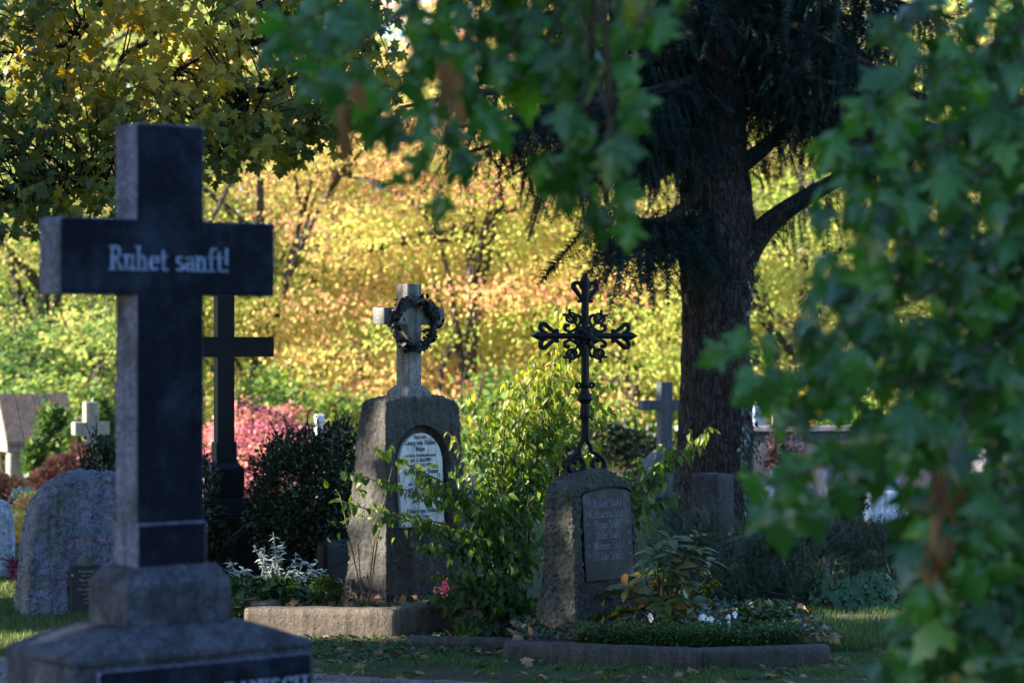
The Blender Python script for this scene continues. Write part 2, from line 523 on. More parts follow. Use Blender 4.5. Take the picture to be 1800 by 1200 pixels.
def leafset(root, templates, arrs, m_attr, m_obj, n_obj, name='leaf', mass='leaf_mass', big=None):
    """the leaves that show largest become parts of their own, the rest one joined part"""
    P_, T, N, S, tint = [np.asarray(a, float) for a in arrs]
    size = S / np.linalg.norm(P_ - np.array([0, 0, CAMZ]), axis=1)
    key = np.where(in_view(P_), size, size * 1e-3)
    order = np.argsort(-key)
    top, rest = order[:n_obj], order[n_obj:]
    mes = []
    for tv, tf in templates:
        me = tri_mesh(name, tv, tf, np.zeros(len(tv)), True); me.materials.append(m_obj); mes.append(me)
    x, y, z = frames(T, N)
    o0 = np.array(root.location)
    Rinv = root.rotation_euler.to_matrix().inverted().to_4x4()
    for i in top:
        o = bpy.data.objects.new(name, mes[int(i) % len(mes)])
        COL.objects.link(o); o.parent = root
        s = S[i]; p = P_[i] - o0
        o.matrix_basis = Rinv @ Matrix(((x[i, 0] * s, y[i, 0] * s, z[i, 0] * s, p[0]), (x[i, 1] * s, y[i, 1] * s, z[i, 1] * s, p[1]), (x[i, 2] * s, y[i, 2] * s, z[i, 2] * s, p[2]), (0, 0, 0, 1)))
        o.color = (float(tint[i]), 0, 0, 1)
    if len(rest):
        me = cloud(templates, P_[rest], T[rest], N[rest], S[rest], tint[rest])
        me.transform(Rinv @ Matrix.Translation(-Vector(o0)))
        part(mass, me, m_attr, root, kind='stuff')

def leafmats(key, stops, **k):
    M[key] = leaf_mat(key, stops, **k)
    M[key + '_each'] = leaf_mat(key + '_each', stops, by_object=True, **k)

def stops(*cols):
    n = len(cols)
    return [(i / (n - 1), c) for i, c in enumerate(cols)]

leafmats('fore_maple', [(0, (.015, .066, .016)), (.33, (.032, .13, .030)), (.66, (.055, .19, .026)), (.93, (.10, .26, .014)), (.97, (.30, .25, .03))], trans=.40, rough=.26, spec=.6, warm=2.0, gscale=25, grain=.12)
leafmats('gold_maple', stops((.020, .05, .014), (.06, .10, .016), (.17, .19, .02), (.42, .30, .02), (.62, .38, .016)), trans=.42, rough=.4, spec=.4, gscale=25)
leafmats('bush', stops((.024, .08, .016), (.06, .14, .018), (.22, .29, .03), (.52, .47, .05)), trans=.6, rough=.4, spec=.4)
leafmats('laurel', stops((.02, .06, .02), (.04, .085, .018), (.085, .095, .015), (.15, .065, .018)), trans=.25, rough=.35, spec=.5)
leafmats('withered', stops((.10, .045, .018), (.22, .10, .04), (.30, .16, .07)), trans=.2, rough=.7, spec=.2)
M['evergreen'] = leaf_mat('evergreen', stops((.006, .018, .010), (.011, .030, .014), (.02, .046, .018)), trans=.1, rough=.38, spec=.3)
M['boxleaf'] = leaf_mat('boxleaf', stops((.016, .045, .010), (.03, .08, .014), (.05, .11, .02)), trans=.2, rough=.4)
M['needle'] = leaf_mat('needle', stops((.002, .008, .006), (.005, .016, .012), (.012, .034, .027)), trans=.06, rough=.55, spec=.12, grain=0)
M['yew'] = leaf_mat('yew', stops((.008, .022, .012), (.014, .035, .018), (.03, .06, .02), (.08, .08, .02)), trans=.12, rough=.45, grain=0)
M['silver'] = leaf_mat('silver', stops((.30, .36, .34), (.46, .52, .50)), trans=.15, rough=.8, spec=.1)
M['yellowtree'] = leaf_mat('yellowtree', stops((.20, .34, .06), (.40, .50, .10), (.62, .62, .17), (.72, .60, .20), (.72, .46, .20)), trans=.58, rough=.8, spec=.08, grain=0, warm=1.15, cool=.95)
M['orangetree'] = leaf_mat('orangetree', stops((.36, .46, .10), (.62, .60, .18), (.74, .54, .20), (.72, .40, .20), (.66, .24, .20)), trans=.58, rough=.8, spec=.08, grain=0, warm=1.15, cool=.95)
M['greentree'] = leaf_mat('greentree', stops((.08, .15, .05), (.16, .25, .07), (.30, .36, .10), (.48, .45, .15), (.56, .42, .18)), trans=.52, rough=.8, spec=.08, grain=0, warm=1.2, cool=.85)
M['limetree'] = leaf_mat('limetree', stops((.10, .19, .04), (.20, .28, .05), (.36, .38, .08)), trans=.42, rough=.6, grain=0)
M['pinkmaple'] = leaf_mat('pinkmaple', stops((.40, .08, .12), (.56, .15, .22), (.64, .25, .30), (.58, .26, .18), (.36, .20, .09)), trans=.4, cool=.9, rough=.6, grain=0)
M['redshrub'] = leaf_mat('redshrub', stops((.36, .10, .09), (.52, .20, .16), (.46, .28, .17)), trans=.35, rough=.6, grain=0)
M['brownshrub'] = leaf_mat('brownshrub', stops((.04, .018, .022), (.075, .035, .036), (.07, .05, .045)), trans=.1, rough=.7, grain=0)
M['heather'] = leaf_mat('heather', stops((.20, .03, .12), (.42, .08, .25), (.16, .12, .06)), trans=.25, rough=.7, grain=0)
M['yellowshrub'] = leaf_mat('yellowshrub', stops((.40, .30, .03), (.62, .44, .05)), trans=.4, rough=.6, grain=0)
M['grass'] = leaf_mat('grass', stops((.03, .055, .014), (.055, .10, .02), (.09, .16, .025), (.16, .13, .06)), trans=.3, rough=.5, grain=0)
M['ivy'] = leaf_mat('ivy', stops((.014, .038, .018), (.025, .06, .025), (.045, .09, .035)), trans=.15, rough=.35, spec=.5, grain=0)
M['litter'] = leaf_mat('litter', stops((.05, .03, .02), (.13, .07, .035), (.24, .12, .05), (.32, .20, .10)), trans=.1, rough=.8, grain=0)
M['shadetree'] = leaf_mat('shadetree', stops((.03, .07, .015), (.05, .11, .02), (.10, .14, .02)), trans=.25, rough=.5, grain=0)

def ell_points(n, lo=.55, flat=None):
    d = unit(rng.normal(size=(n, 3)))
    return d, rng.uniform(lo ** 3, 1, n) ** (1 / 3)

def blob_leaves(c, r, n, size, lo=.6, up=.4, jit=.5, gap=0.35, freq=2.2, droop=0.0):
    """leaves through the shell of an ellipsoid, thinned by noise so that its outline is uneven"""
    d, q = ell_points(n, lo)
    k = np.array([noise.noise(Vector(x) * freq + Vector(c)) for x in d])
    q = q * (1 + gap * k)
    P_ = np.array(c) + d * q[:, None] * np.array(r)
    T = unit(d + rng.normal(size=(n, 3)) * jit + np.array([0, 0, up - droop]))
    N = unit(np.array([0, 0, 1.0]) + .5 * d + rng.normal(size=(n, 3)) * .5)
    return P_, T, N, rng.uniform(.7, 1.25, n) * size, np.clip(rng.normal(.45, .25, n) + .2 * k, 0, 1)

def merge(*sets):
    return tuple(np.concatenate([s[i] for s in sets]) for i in range(5))

def foliage(root, templates, arrs, m, name='foliage'):
    me = cloud(templates, *arrs)
    me.transform(root.rotation_euler.to_matrix().inverted().to_4x4() @ Matrix.Translation(-root.location))
    return part(name, me, m, root, kind='stuff')

def local_part(name, mb_mesh, m, root, **k):
    """a part whose mesh was laid out in world metres"""
    mb_mesh.transform(root.rotation_euler.to_matrix().inverted().to_4x4() @ Matrix.Translation(-root.location))
    return part(name, mb_mesh, m, root, **k)

def shrub(name, label, cat, blobs, templates, size, n, m, base=None, group=None, stems=8, spikes=0, spike_len=.25, stem_mat='twig', **kw):
    """blobs: (px, py, d, rx, ry, rz) ellipsoids in metres; the plant stands on the ground below the first"""
    c0 = P(blobs[0][0], blobs[0][1], blobs[0][2])
    b = Vector((c0.x, c0.y, float(gz(c0.x, c0.y)))) if base is None else Vector(base)
    root = thing(name, label, cat, b, 0, group)
    vol = [bb[3] * bb[5] + bb[3] * bb[4] for bb in blobs]
    sets = []
    for bb, v in zip(blobs, vol):
        c = P(bb[0], bb[1], bb[2])
        sets.append(blob_leaves(tuple(c), bb[3:6], int(n * v / sum(vol)), size, **kw))
    mb = MB()
    for i in range(stems):
        bb = blobs[i % len(blobs)]; c = P(bb[0], bb[1], bb[2])
        e = c + Vector((random.uniform(-.6, .6) * bb[3], random.uniform(-.6, .6) * bb[4], random.uniform(-.3, .6) * bb[5]))
        mb.tube(catmull([b + Vector((random.uniform(-.05, .05), random.uniform(-.05, .05), -.03)), b.lerp(e, .5) + Vector((random.uniform(-.1, .1), 0, .05)), e], 4), np.linspace(.012, .004, 9), 5)
    for i in range(spikes):
        bb = blobs[i % len(blobs)]; c = P(bb[0], bb[1], bb[2])
        a = random.uniform(-1, 1)
        s = c + Vector((a * bb[3] * .9, random.uniform(-.7, .7) * bb[4], bb[5] * math.sqrt(max(0, 1 - a * a)) * random.uniform(.6, .95)))
        e = s + Vector((random.uniform(-.08, .08), random.uniform(-.08, .08), random.uniform(.4, 1) * spike_len))
        mb.tube([s, e], [.005, .002], 4)
        k = 22
        t = rng.uniform(0, 1, k)
        dv = np.array(e - s)
        ang = rng.uniform(0, 6.28, k)
        sets.append((np.array(s) + t[:, None] * dv, np.stack([np.cos(ang), np.sin(ang), np.full(k, .9)], 1), np.stack([-np.cos(ang), -np.sin(ang), np.full(k, 1.0)], 1), rng.uniform(.7, 1.1, k) * size * (1 - .4 * t), rng.uniform(.3, .9, k)))
    foliage(root, templates, merge(*sets), m)
    if mb.V: local_part('stems', mb.mesh('stems', True), M[stem_mat], root, kind='stuff')
    return root

def broad_tree(name, label, x, y, h, cr, cz, n, m, seed, size=.16, group=None, crz=None, trunk_r=.22, clusters=90, lean=0.0, bark='bark_far', gaps=(), cat='tree', tint=None, fill=.25, cflat=.38, crad=.85, templ=None, tvar=.22):
    """broadleaf tree: tapered trunk, limbs into the crown, leaves in layered sprays"""
    rr = random.Random(seed)
    g = float(gz(x, y))
    root = thing(name, label, cat, (x, y, g), 0, group)
    crz = crz or h * .42
    mb = MB()
    cc = Vector((x + lean, y, g + cz))
    tr = catmull([(x, y, g - .15), (x + lean * .25 + rr.uniform(-.2, .2), y, g + cz * .35), (x + lean * .7 + rr.uniform(-.3, .3), y, g + cz * .8), (x + lean, y, g + h * .93)], 5)
    mb.tube(tr, np.linspace(trunk_r, trunk_r * .12, len(tr)) * np.r_[1.35, np.ones(len(tr) - 1)], 8)
    limb = MB()
    cents = []
    for i in range(clusters):
        a = rr.uniform(0, 6.283); u = rr.uniform(-1, 1); q = rr.uniform(fill, 1) ** .5
        s = math.sqrt(1 - u * u)
        cents.append(cc + Vector((math.cos(a) * s * cr * q, math.sin(a) * s * cr * q, u * crz * q)))
    for i in range(14):
        s = tr[rr.randrange(len(tr) // 3, len(tr) - 2)]
        e = cents[rr.randrange(len(cents))]
        mid = s.lerp(e, .5) + Vector((rr.uniform(-.3, .3), rr.uniform(-.3, .3), rr.uniform(.1, .6)))
        r0 = trunk_r * rr.uniform(.2, .45)
        pp = catmull([s, mid, e], 5)
        limb.tube(pp, np.linspace(r0, .012, len(pp)), 5)
        for _ in range(2):
            e2 = e + Vector((rr.uniform(-1, 1), rr.uniform(-1, 1), rr.uniform(-.2, .8)))
            limb.tube([pp[-4], pp[-3].lerp(e2, .5), e2], [r0 * .5, r0 * .3, .008], 4)
    k = n // clusters
    C = np.repeat(np.array([tuple(c) for c in cents]), k, 0)
    off = rng.normal(size=(len(C), 3)) * np.array([crad * .55, crad * .55, crad * cflat * .55])
    P_ = C + off
    P_[:, 2] -= .12 * (off[:, 0] ** 2 + off[:, 1] ** 2)
    out = unit(P_ - np.array(cc))
    T = unit(out * .6 + rng.normal(size=P_.shape) * .6 + np.array([0, 0, -.45]))
    N = unit(np.array([0, 0, 1.0]) + .4 * out + rng.normal(size=P_.shape) * .45)
    ct = np.repeat(np.array([rr.gauss(.45, tvar) + .10 * (c.z - cc.z) / crz for c in cents]), k)
    tn = np.clip(ct + rng.normal(size=len(C)) * .13 + (0 if tint is None else tint), 0, 1)
    S = rng.uniform(.7, 1.2, len(C)) * size
    keep = np.ones(len(C), bool)
    sd = np.array(TO_SUN)
    for (gx, gy, gzz, rad) in gaps:  # leaves removed along sun rays to place patches of light
        v = P_ + T * S[:, None] * .5 - np.array([gx, gy, gzz])
        t = v @ sd
        keep &= ~((np.linalg.norm(v - t[:, None] * sd, axis=1) < abs(rad) + .10) & (t > 0) & (rng.random(len(t)) < (.88 if rad < 0 else 1)))
    local_part('trunk', mb.mesh('trunk', True), M[bark], root)
    local_part('limbs', limb.mesh('limbs', True), M[bark], root)
    me = cloud(templ or T_FAR, P_[keep], T[keep], N[keep], S[keep], tn[keep])
    local_part('crown', me, m, root, kind='stuff')
    return root

M['evergreen_light'] = leaf_mat('evergreen_light', stops((.03, .07, .03), (.07, .13, .04), (.18, .22, .05)), trans=.3, rough=.5, grain=0)

# ------------------------------------------------------------------ carved roman lettering drawn stroke by stroke
def _A(cx, cy, rx, ry, a0, a1, n=9):
    return [(cx + rx * math.cos(R(a0 + (a1 - a0) * i / n)), cy + ry * math.sin(R(a0 + (a1 - a0) * i / n))) for i in range(n + 1)]

def _S(x, y0, y1, b=1, t=1, l=1):
    """upright stem with its serifs"""
    out = [[(x, y0), (x, y1)]]
    if b: out.append([(x - .13, y0), (x + .13, y0)])
    if t: out.append([(x - .13, y1), (x + (.13 if t > 1 else .02), y1)])
    return out

_O = lambda cx=.27, cy=.31, rx=.20, ry=.30: [_A(cx, cy, rx, ry, 0, 360, 14)]
_ARCH = lambda x: [_A(x + .18, .36, .17, .24, 155, 0) + [(x + .35, 0)], [(x + .23, 0), (x + .47, 0)]]
_BAR = lambda x0, x1, y: [[(x0, y), (x1, y)]]
_DOT = lambda x, y: [[(x, y - .03), (x, y + .03)]]
GL = {
    'a': (.50, [_A(.25, .44, .16, .16, 155, 0) + [(.41, .04), (.48, 0)], _A(.24, .17, .17, .17, 60, 330)]),
    'b': (.50, _S(.10, 0, 1.02, 0) + _O(.28)), 'c': (.46, [_A(.27, .31, .20, .30, 45, 315)]), 'd': (.54, _O(.25) + _S(.43, 0, 1.02)),
    'e': (.48, [_A(.27, .31, .20, .30, 5, 315, 12)] + _BAR(.08, .46, .34)), 'f': (.34, _S(.16, 0, .82, 1, 0) + [_A(.30, .82, .14, .19, 180, 50)] + _BAR(.02, .32, .60)),
    'g': (.50, _O(.25, .37, .18, .24) + [[(.43, .62), (.43, -.10)] + _A(.26, -.10, .17, .17, 0, -160)]), 'h': (.58, _S(.10, 0, 1.02) + _ARCH(.10)), 'i': (.24, _S(.12, 0, .62) + _DOT(.12, .86)),
    'j': (.26, [[(.14, .62), (.14, -.12), (.02, -.26)]] + _BAR(.0, .16, .62) + _DOT(.14, .86)),
    'k': (.52, _S(.10, 0, 1.02) + [[(.44, .60), (.14, .28)], [(.22, .36), (.48, 0)]]), 'l': (.24, _S(.12, 0, 1.02)), 'm': (.90, _S(.10, 0, .62) + _ARCH(.10) + _ARCH(.45)), 'n': (.58, _S(.10, 0, .62) + _ARCH(.10)),
    'o': (.52, _O()), 'p': (.50, _S(.10, -.28, .62) + _O(.28)), 'r': (.40, _S(.10, 0, .62) + [_A(.26, .40, .16, .20, 165, 45)]), 's': (.42, [_A(.22, .46, .14, .15, 40, 270) + _A(.22, .16, .16, .15, 90, -140)]),
    't': (.36, [[(.17, .85), (.17, .14)] + _A(.29, .14, .12, .14, 180, 320)] + _BAR(.02, .34, .60)), 'u': (.56, [[(.10, .62), (.10, .20)] + _A(.27, .20, .17, .20, 180, 345)] + _S(.44, 0, .62) + _BAR(-.02, .12, .62)),
    'v': (.48, [[(.04, .62), (.24, 0), (.44, .62)]]), 'y': (.48, [[(.04, .62), (.24, .02)], [(.44, .62), (.12, -.28)]]), 'ö': (.52, _O() + _DOT(.18, .82) + _DOT(.36, .82)),
    'A': (.66, [[(.04, 0), (.32, 1), (.60, 0)]] + _BAR(.14, .50, .34) + _BAR(-.04, .14, 0) + _BAR(.50, .70, 0)), 'B': (.60, _S(.12, 0, 1) + [[(.12, 1), (.28, 1)] + _A(.28, .76, .19, .24, 90, -90) + [(.12, .52)], [(.28, .52)] + _A(.30, .26, .23, .26, 90, -90) + [(.12, 0)]]),
    'C': (.68, [_A(.40, .5, .33, .5, 45, 315, 12)]), 'D': (.72, _S(.12, 0, 1) + [[(.12, 1), (.30, 1)] + _A(.30, .5, .34, .5, 90, -90, 12) + [(.12, 0)]]), 'E': (.58, _S(.12, 0, 1) + _BAR(.12, .52, 0) + _BAR(.12, .44, .52) + _BAR(.12, .52, 1) + [[(.52, 0), (.52, .16)], [(.52, 1), (.52, .86)]]),
    'F': (.54, _S(.12, 0, 1) + _BAR(.12, .44, .52) + _BAR(.12, .52, 1) + [[(.52, 1), (.52, .84)]]), 'G': (.76, [_A(.40, .5, .33, .5, 45, 325, 12), [(.68, .08), (.68, .42)]] + _BAR(.52, .78, .42)), 'H': (.76, _S(.12, 0, 1, 1, 2) + _S(.62, 0, 1, 1, 2) + _BAR(.12, .62, .52)),
    'I': (.28, _S(.14, 0, 1, 1, 2)), 'J': (.44, [[(.32, 1), (.32, .16)] + _A(.18, .16, .14, .2, 0, -150)] + _BAR(.2, .46, 1)), 'K': (.70, _S(.12, 0, 1, 1, 2) + [[(.60, 1), (.16, .44)], [(.28, .56), (.64, 0)]] + _BAR(.5, .72, 0) + _BAR(.5, .7, 1)),
    'L': (.56, _S(.12, 0, 1, 1, 2) + _BAR(.12, .52, 0) + [[(.52, 0), (.52, .18)]]), 'M': (.86, [[(.10, 0), (.13, 1), (.42, .1), (.70, 1), (.74, 0)]] + _BAR(0, .2, 0) + _BAR(.62, .86, 0)), 'N': (.74, _S(.12, 0, 1) + [[(.12, 1), (.60, 0)]] + [[(.60, 0), (.60, 1)]] + _BAR(.48, .72, 1)),
    'O': (.76, _O(.38, .5, .32, .5)), 'R': (.66, _S(.12, 0, 1) + [[(.12, 1), (.30, 1)] + _A(.30, .75, .20, .25, 90, -90) + [(.12, .5)], [(.30, .5), (.62, 0)]] + _BAR(.54, .72, 0)), 'S': (.56, [_A(.29, .75, .20, .25, 40, 270) + _A(.29, .25, .23, .25, 90, -140)]), 'W': (.94, [[(.04, 1), (.24, 0), (.45, .9), (.66, 0), (.86, 1)]] + _BAR(-.06, .16, 1) + _BAR(.76, .98, 1)),
    '0': (.50, _O(.25, .5, .19, .5)), '1': (.36, _S(.18, 0, 1, 1, 0) + [[(.18, 1), (.04, .84)]]), '2': (.50, [_A(.25, .72, .19, .28, 165, -20) + [(.06, 0), (.46, 0)]]), '3': (.48, [_A(.23, .76, .17, .24, 150, -90), _A(.23, .26, .20, .26, 90, -150)]), '4': (.52, [[(.36, 0), (.36, 1), (.03, .3), (.5, .3)]]),
    '5': (.48, [[(.42, 1), (.12, 1), (.10, .56)] + _A(.24, .3, .20, .29, 115, -150)]), '6': (.50, _O(.25, .29, .19, .29) + [[(.07, .36), (.14, .72), (.38, 1)]]), '7': (.46, [[(.03, 1), (.44, 1), (.16, 0)]]), '8': (.50, _O(.25, .76, .16, .24) + _O(.25, .26, .20, .26)), '9': (.50, _O(.25, .71, .19, .29) + [[(.43, .64), (.36, .28), (.12, 0)]]),
    '.': (.22, _DOT(.10, .02)), '!': (.26, [[(.12, .30), (.12, 1.0)]] + _DOT(.12, .03)), '-': (.36, _BAR(.04, .30, .34)), ' ': (.30, []),
}

def _hull(p):
    p = sorted(set(p))
    def half(q):
        o = []
        for c in q:
            while len(o) > 1 and (o[-1][0] - o[-2][0]) * (c[1] - o[-2][1]) - (o[-1][1] - o[-2][1]) * (c[0] - o[-2][0]) <= 0: o.pop()
            o.append(c)
        return o
    a, b = half(p), half(p[::-1])
    return a[:-1] + b[:-1]

def letters(name, s, size, sx=1.0, nib=.15, hair=.055, relief=.0008):
    """serif lettering in the x-z plane, centred, reading from -y; size is the height of a capital"""
    mb, x, k = MB(), 0.0, 0
    for ch in s:
        w, strokes = GL[ch]
        for st in strokes:
            for a, b in zip(st[:-1], st[1:]):
                pts = [(p[0] + x + dx * nib / 2, p[1] + dz * hair / 2) for p in (a, b) for dx in (-1, 1) for dz in (-1, 1)]
                h = _hull([(round(px, 4), round(pz, 4)) for px, pz in pts])
                y = -relief - (k % 40) * .000008; k += 1
                mb.add([(px, y, pz) for px, pz in h], [tuple(range(len(h)))])
        x += w + .10
    mb.V = [((vx - x / 2) * size * sx, vy, vz * size) for vx, vy, vz in mb.V]
    me = bpy.data.meshes.new(name)
    me.from_pydata(mb.V, [], mb.F)
    return me

# ------------------------------------------------------------------ ground
def ground_mat():
    m, nt, b, out = new_mat('lawn_soil')
    tc = nt.nodes.new('ShaderNodeTexCoord').outputs['Object']
    c = _ramp(nt, _noise(nt, tc, 9, 6, .65), [(.30, (.045, .034, .026)), (.50, (.06, .05, .028)), (.62, (.045, .07, .018))])
    c = _mix(nt, _ramp(nt, _noise(nt, tc, .8, 4, .6), [(.42, (0, 0, 0)), (.60, (.8, .8, .8))]), c, (.05, .085, .018))
    nt.links.new(c, b.inputs['Base Color']); b.inputs['Roughness'].default_value = .95; b.inputs['Specular IOR Level'].default_value = .15
    bp = nt.nodes.new('ShaderNodeBump'); bp.inputs['Strength'].default_value = .7; bp.inputs['Distance'].default_value = .03
    nt.links.new(_noise(nt, tc, 45, 5, .7), bp.inputs['Height']); nt.links.new(bp.outputs[0], b.inputs['Normal'])
    return m

def build_ground():
    xs = np.r_[-420, -250, -150, -90, -60, np.arange(-40, 40.1, 2.0), 60, 90, 150, 250, 420]
    ys = np.r_[-420, -200, -90, -40, np.arange(-20, 80.1, 1.0), 95, 120, 160, 220, 320, 480]
    X, Y = np.meshgrid(xs, ys)
    Z = gz(X, Y) + .35 * np.clip((Y - 80) / 20, 0, 12)
    V = np.stack([X, Y, Z], -1).reshape(-1, 3)
    nx = len(xs)
    F = []
    for j in range(len(ys) - 1):
        for i in range(nx - 1):
            a = j * nx + i
            F += [(a, a + 1, a + nx + 1), (a, a + nx + 1, a + nx)]
    part('ground', tri_mesh('ground', V, F, sm=True), ground_mat(), kind='structure')
build_ground()

# gravel path that crosses in front of the graves, with its row of edging stones
pm = stone_mat('gravel_path', (.10, .09, .10), (.26, .24, .26), grain=60, bump=.6, stain=(.07, .06, .05), stain_amt=.4)
E0, E1 = Vector((-5.2, 12.4, 0)), Vector((2.6, 9.4, 0))
ed = (E1 - E0).normalized(); en = Vector((-ed.y, ed.x, 0))
pv = [E0, E1, E1 - en * 4.2, E0 - en * 4.2]
part('path', tri_mesh('path', [(v.x, v.y, .006) for v in pv], [(0, 1, 2), (0, 2, 3)]), pm, kind='structure')
edging = thing('path_edging', 'low row of pinkish edging stones between the grass and the gravel path', 'edging', tuple(E0))
M['edging'] = stone_mat('pinkish_edging', (.09, .07, .07), (.20, .155, .15), grain=80, bump=.5)
emes = [warp_block('edging_stone', lambda u, v, w: Vector(((u - .5) * .245, (v - .5) * .1, w * .06 - .035)), (10, 4, 4), .006, 9, .5, s) for s in range(3)]
L = (E1 - E0).length
for i in range(int(L / .26)):
    p = ed * (i * .26 + .13) + Vector((0, 0, 0))
    part('edging_stone', emes[i % 3], M['edging'], edging, p + Vector((0, 0, random.uniform(-.008, .006))), (0, 0, math.atan2(ed.y, ed.x) + random.uniform(-.05, .05)))

def grass(name, n, x0, x1, y0, y1, hmin, hmax, dens, tlo=0.0, thi=.75):
    X = rng.uniform(x0, x1, n); Y = rng.uniform(y0, y1, n)
    k = np.array([noise.noise(Vector((x * 1.1, y * 1.1, 3.3))) * .6 + noise.noise(Vector((x * 4, y * 4, 1.1))) * .5 for x, y in zip(X, Y)])
    rel = (X - E0.x) * en.x + (Y - E0.y) * en.y
    keep = (k > dens) & (rel > .06)
    X, Y, k = X[keep], Y[keep], k[keep]
    n = len(X)
    h = rng.uniform(hmin, hmax, n) * (1 + .6 * k)
    a = rng.uniform(0, 6.283, n); ln = rng.uniform(.2, .9, n) * h
    wx, wy = np.cos(a + 1.57) * .0022, np.sin(a + 1.57) * .0022
    Z = gz(X, Y)
    V = np.stack([np.stack([X - wx, Y - wy, Z - .004], -1), np.stack([X + wx, Y + wy, Z - .004], -1), np.stack([X + np.cos(a) * ln, Y + np.sin(a) * ln, Z + h], -1)], 1)
    t = np.repeat(np.clip(rng.normal((tlo + thi) / 2, .22, n), 0, 1), 3)
    part(name, tri_mesh(name, V, np.arange(3 * n), t), M['grass'], kind='stuff')

grass('grass', 90000, -2.6, 3.6, 10.4, 12.4, .010, .030, -.05, .0, .85)
grass('lawn_grass', 60000, -4.6, -1.9, 11.3, 17.5, .015, .04, -.6, .3, .9)
grass('tall_grass', 26000, 1.2, 3.4, 11.7, 13.4, .03, .085, -.3, .15, .8)
grass('meadow_grass', 42000, -1.5, 7.5, 16.0, 30.0, .03, .09, -.4, .3, .9)

def litter(name, n, x0, x1, y0, y1, size, templ, m, zoff=.012, tl=(0, 1), bias=None):
    X, Y = rng.uniform(x0, x1, n), rng.uniform(y0, y1, n)
    if bias is not None:
        k = np.array([bias(x, y) for x, y in zip(X, Y)]); X, Y = X[k], Y[k]; n = len(X)
    Pp = np.stack([X, Y, gz(X, Y) + rng.uniform(.3, 2.2, n) * zoff], -1)
    a = rng.uniform(0, 6.283, n)
    T = unit(np.stack([np.cos(a), np.sin(a), rng.normal(0, .25, n)], -1))
    N = unit(np.array([0, 0, 1.0]) + rng.normal(size=(n, 3)) * .35)
    part(name, cloud(templ, Pp, T, N, rng.uniform(.6, 1.2, n) * size, rng.uniform(*tl, n)), m, kind='stuff')
litter('fallen_leaves', 560, -2.4, 3.4, 10.5, 12.5, .055, T_MAPLE, M['litter'])
litter('ivy_ground_cover', 5200, -1.2, 1.0, 11.2, 12.35, .026, T_SMALL, M['ivy'], .010, (0, 1), lambda x, y: (noise.noise(Vector((x * 2.3, y * 3, 7))) + (.35 if (y > 11.6 and x < .05) else -.12)) > .05)
litter('clover_patch', 7000, -2.2, 3.0, 10.5, 12.2, .018, T_SMALL, M['grass'], .008, (.2, .75), lambda x, y: noise.noise(Vector((x * 3.1, y * 3.1, 2))) > .05)

# ------------------------------------------------------------------ trees of the autumn background
TG = 'autumn trees behind the graves'
def bgtree(px, d, label, m, seed, n=23500, h=11.5, cr=3.7, cz=5.6, **k):
    return broad_tree('autumn_tree', label, PX(px, d), d, h, cr, cz, n, M[m], seed, group=TG, **{**dict(fill=.12, clusters=105, crad=1.0, cflat=.34, tvar=.30, trunk_r=.26), **k})
bgtree(60, 46, 'olive green tree, leftmost of the lit trees, behind the small tomb', 'greentree', 1, size=.096, cr=3.4, tint=-.08)
bgtree(240, 50, 'green and ochre tree seen past the large granite cross, dark bare trunk', 'greentree', 2, size=.096, tint=.1)
bgtree(455, 47, 'pale yellow and orange tree right of the large granite cross', 'yellowtree', 3, tint=.08, size=.096)
bgtree(650, 54, 'yellow tree with reddish sprays behind the wreathed cross', 'orangetree', 4, tint=.18, size=.096)
bgtree(815, 46, 'orange and yellow tree with dark forked trunk between wreathed cross and iron cross', 'orangetree', 5, tint=.08, size=.096)
bgtree(985, 52, 'bright yellow tree directly behind the wrought iron cross', 'yellowtree', 6, size=.096)
bgtree(1110, 45, 'golden tree with bare dark trunk left of the spruce trunk', 'yellowtree', 7, tint=.12, size=.096, cr=3.3)
bgtree(1390, 49, 'gold and green tree seen to the right of the spruce trunk', 'yellowtree', 8, tint=.1, size=.096)
bgtree(1640, 54, 'yellow tree mostly hidden behind the hanging maple leaves', 'yellowtree', 9, size=.14, n=11000)
bgtree(1850, 50, 'ochre tree beyond the right edge of the hanging maple', 'greentree', 10, size=.14, n=11000, tint=.25)
bgtree(-130, 52, 'green tree half out of view beyond the small tomb', 'greentree', 11, size=.14, n=12000)
for i, (px, lab, m) in enumerate([(-40, 'far tall green tree behind the olive tree', 'greentree'), (330, 'far yellow green tree between the two left crosses', 'greentree'), (560, 'far yellow tree behind the pink maple', 'yellowtree'), (760, 'far orange tree above the wreathed cross', 'orangetree'), (900, 'far pale yellow tree in the middle distance gap', 'yellowtree'), (1200, 'far yellow tree behind the spruce trunk', 'yellowtree'), (1480, 'far gold tree right of the spruce', 'yellowtree'), (1750, 'far yellow tree behind the maple branch', 'greentree')]):
    broad_tree('tall_tree', lab, PX(px, 68), 68 + (i % 3) * 2, 16, 5.2, 7.5, 9000, M[m], 30 + i, size=.26, group='far trees behind the cemetery', crz=7.6, clusters=110, crad=1.2)
broad_tree('lime_tree', 'small bright green tree low behind the pink maple', PX(468, 40), 40, 3.3, .75, 1.75, 2600, M['limetree'], 50, size=.12, crz=1.3, trunk_r=.06, clusters=40, crad=.5)
broad_tree('lime_tree', 'small lime green tree left of the wreathed cross, behind its boulder base', PX(600, 42), 42, 3.0, .8, 1.5, 2600, M['limetree'], 51, size=.12, crz=1.3, trunk_r=.06, clusters=40, crad=.5)
broad_tree('lime_tree', 'small mid green tree low between the wreathed cross and the leafy bush', PX(850, 39), 39, 3.2, .9, 1.7, 3500, M['limetree'], 52, size=.12, crz=1.3, trunk_r=.07, clusters=40, crad=.5, tint=-.3)
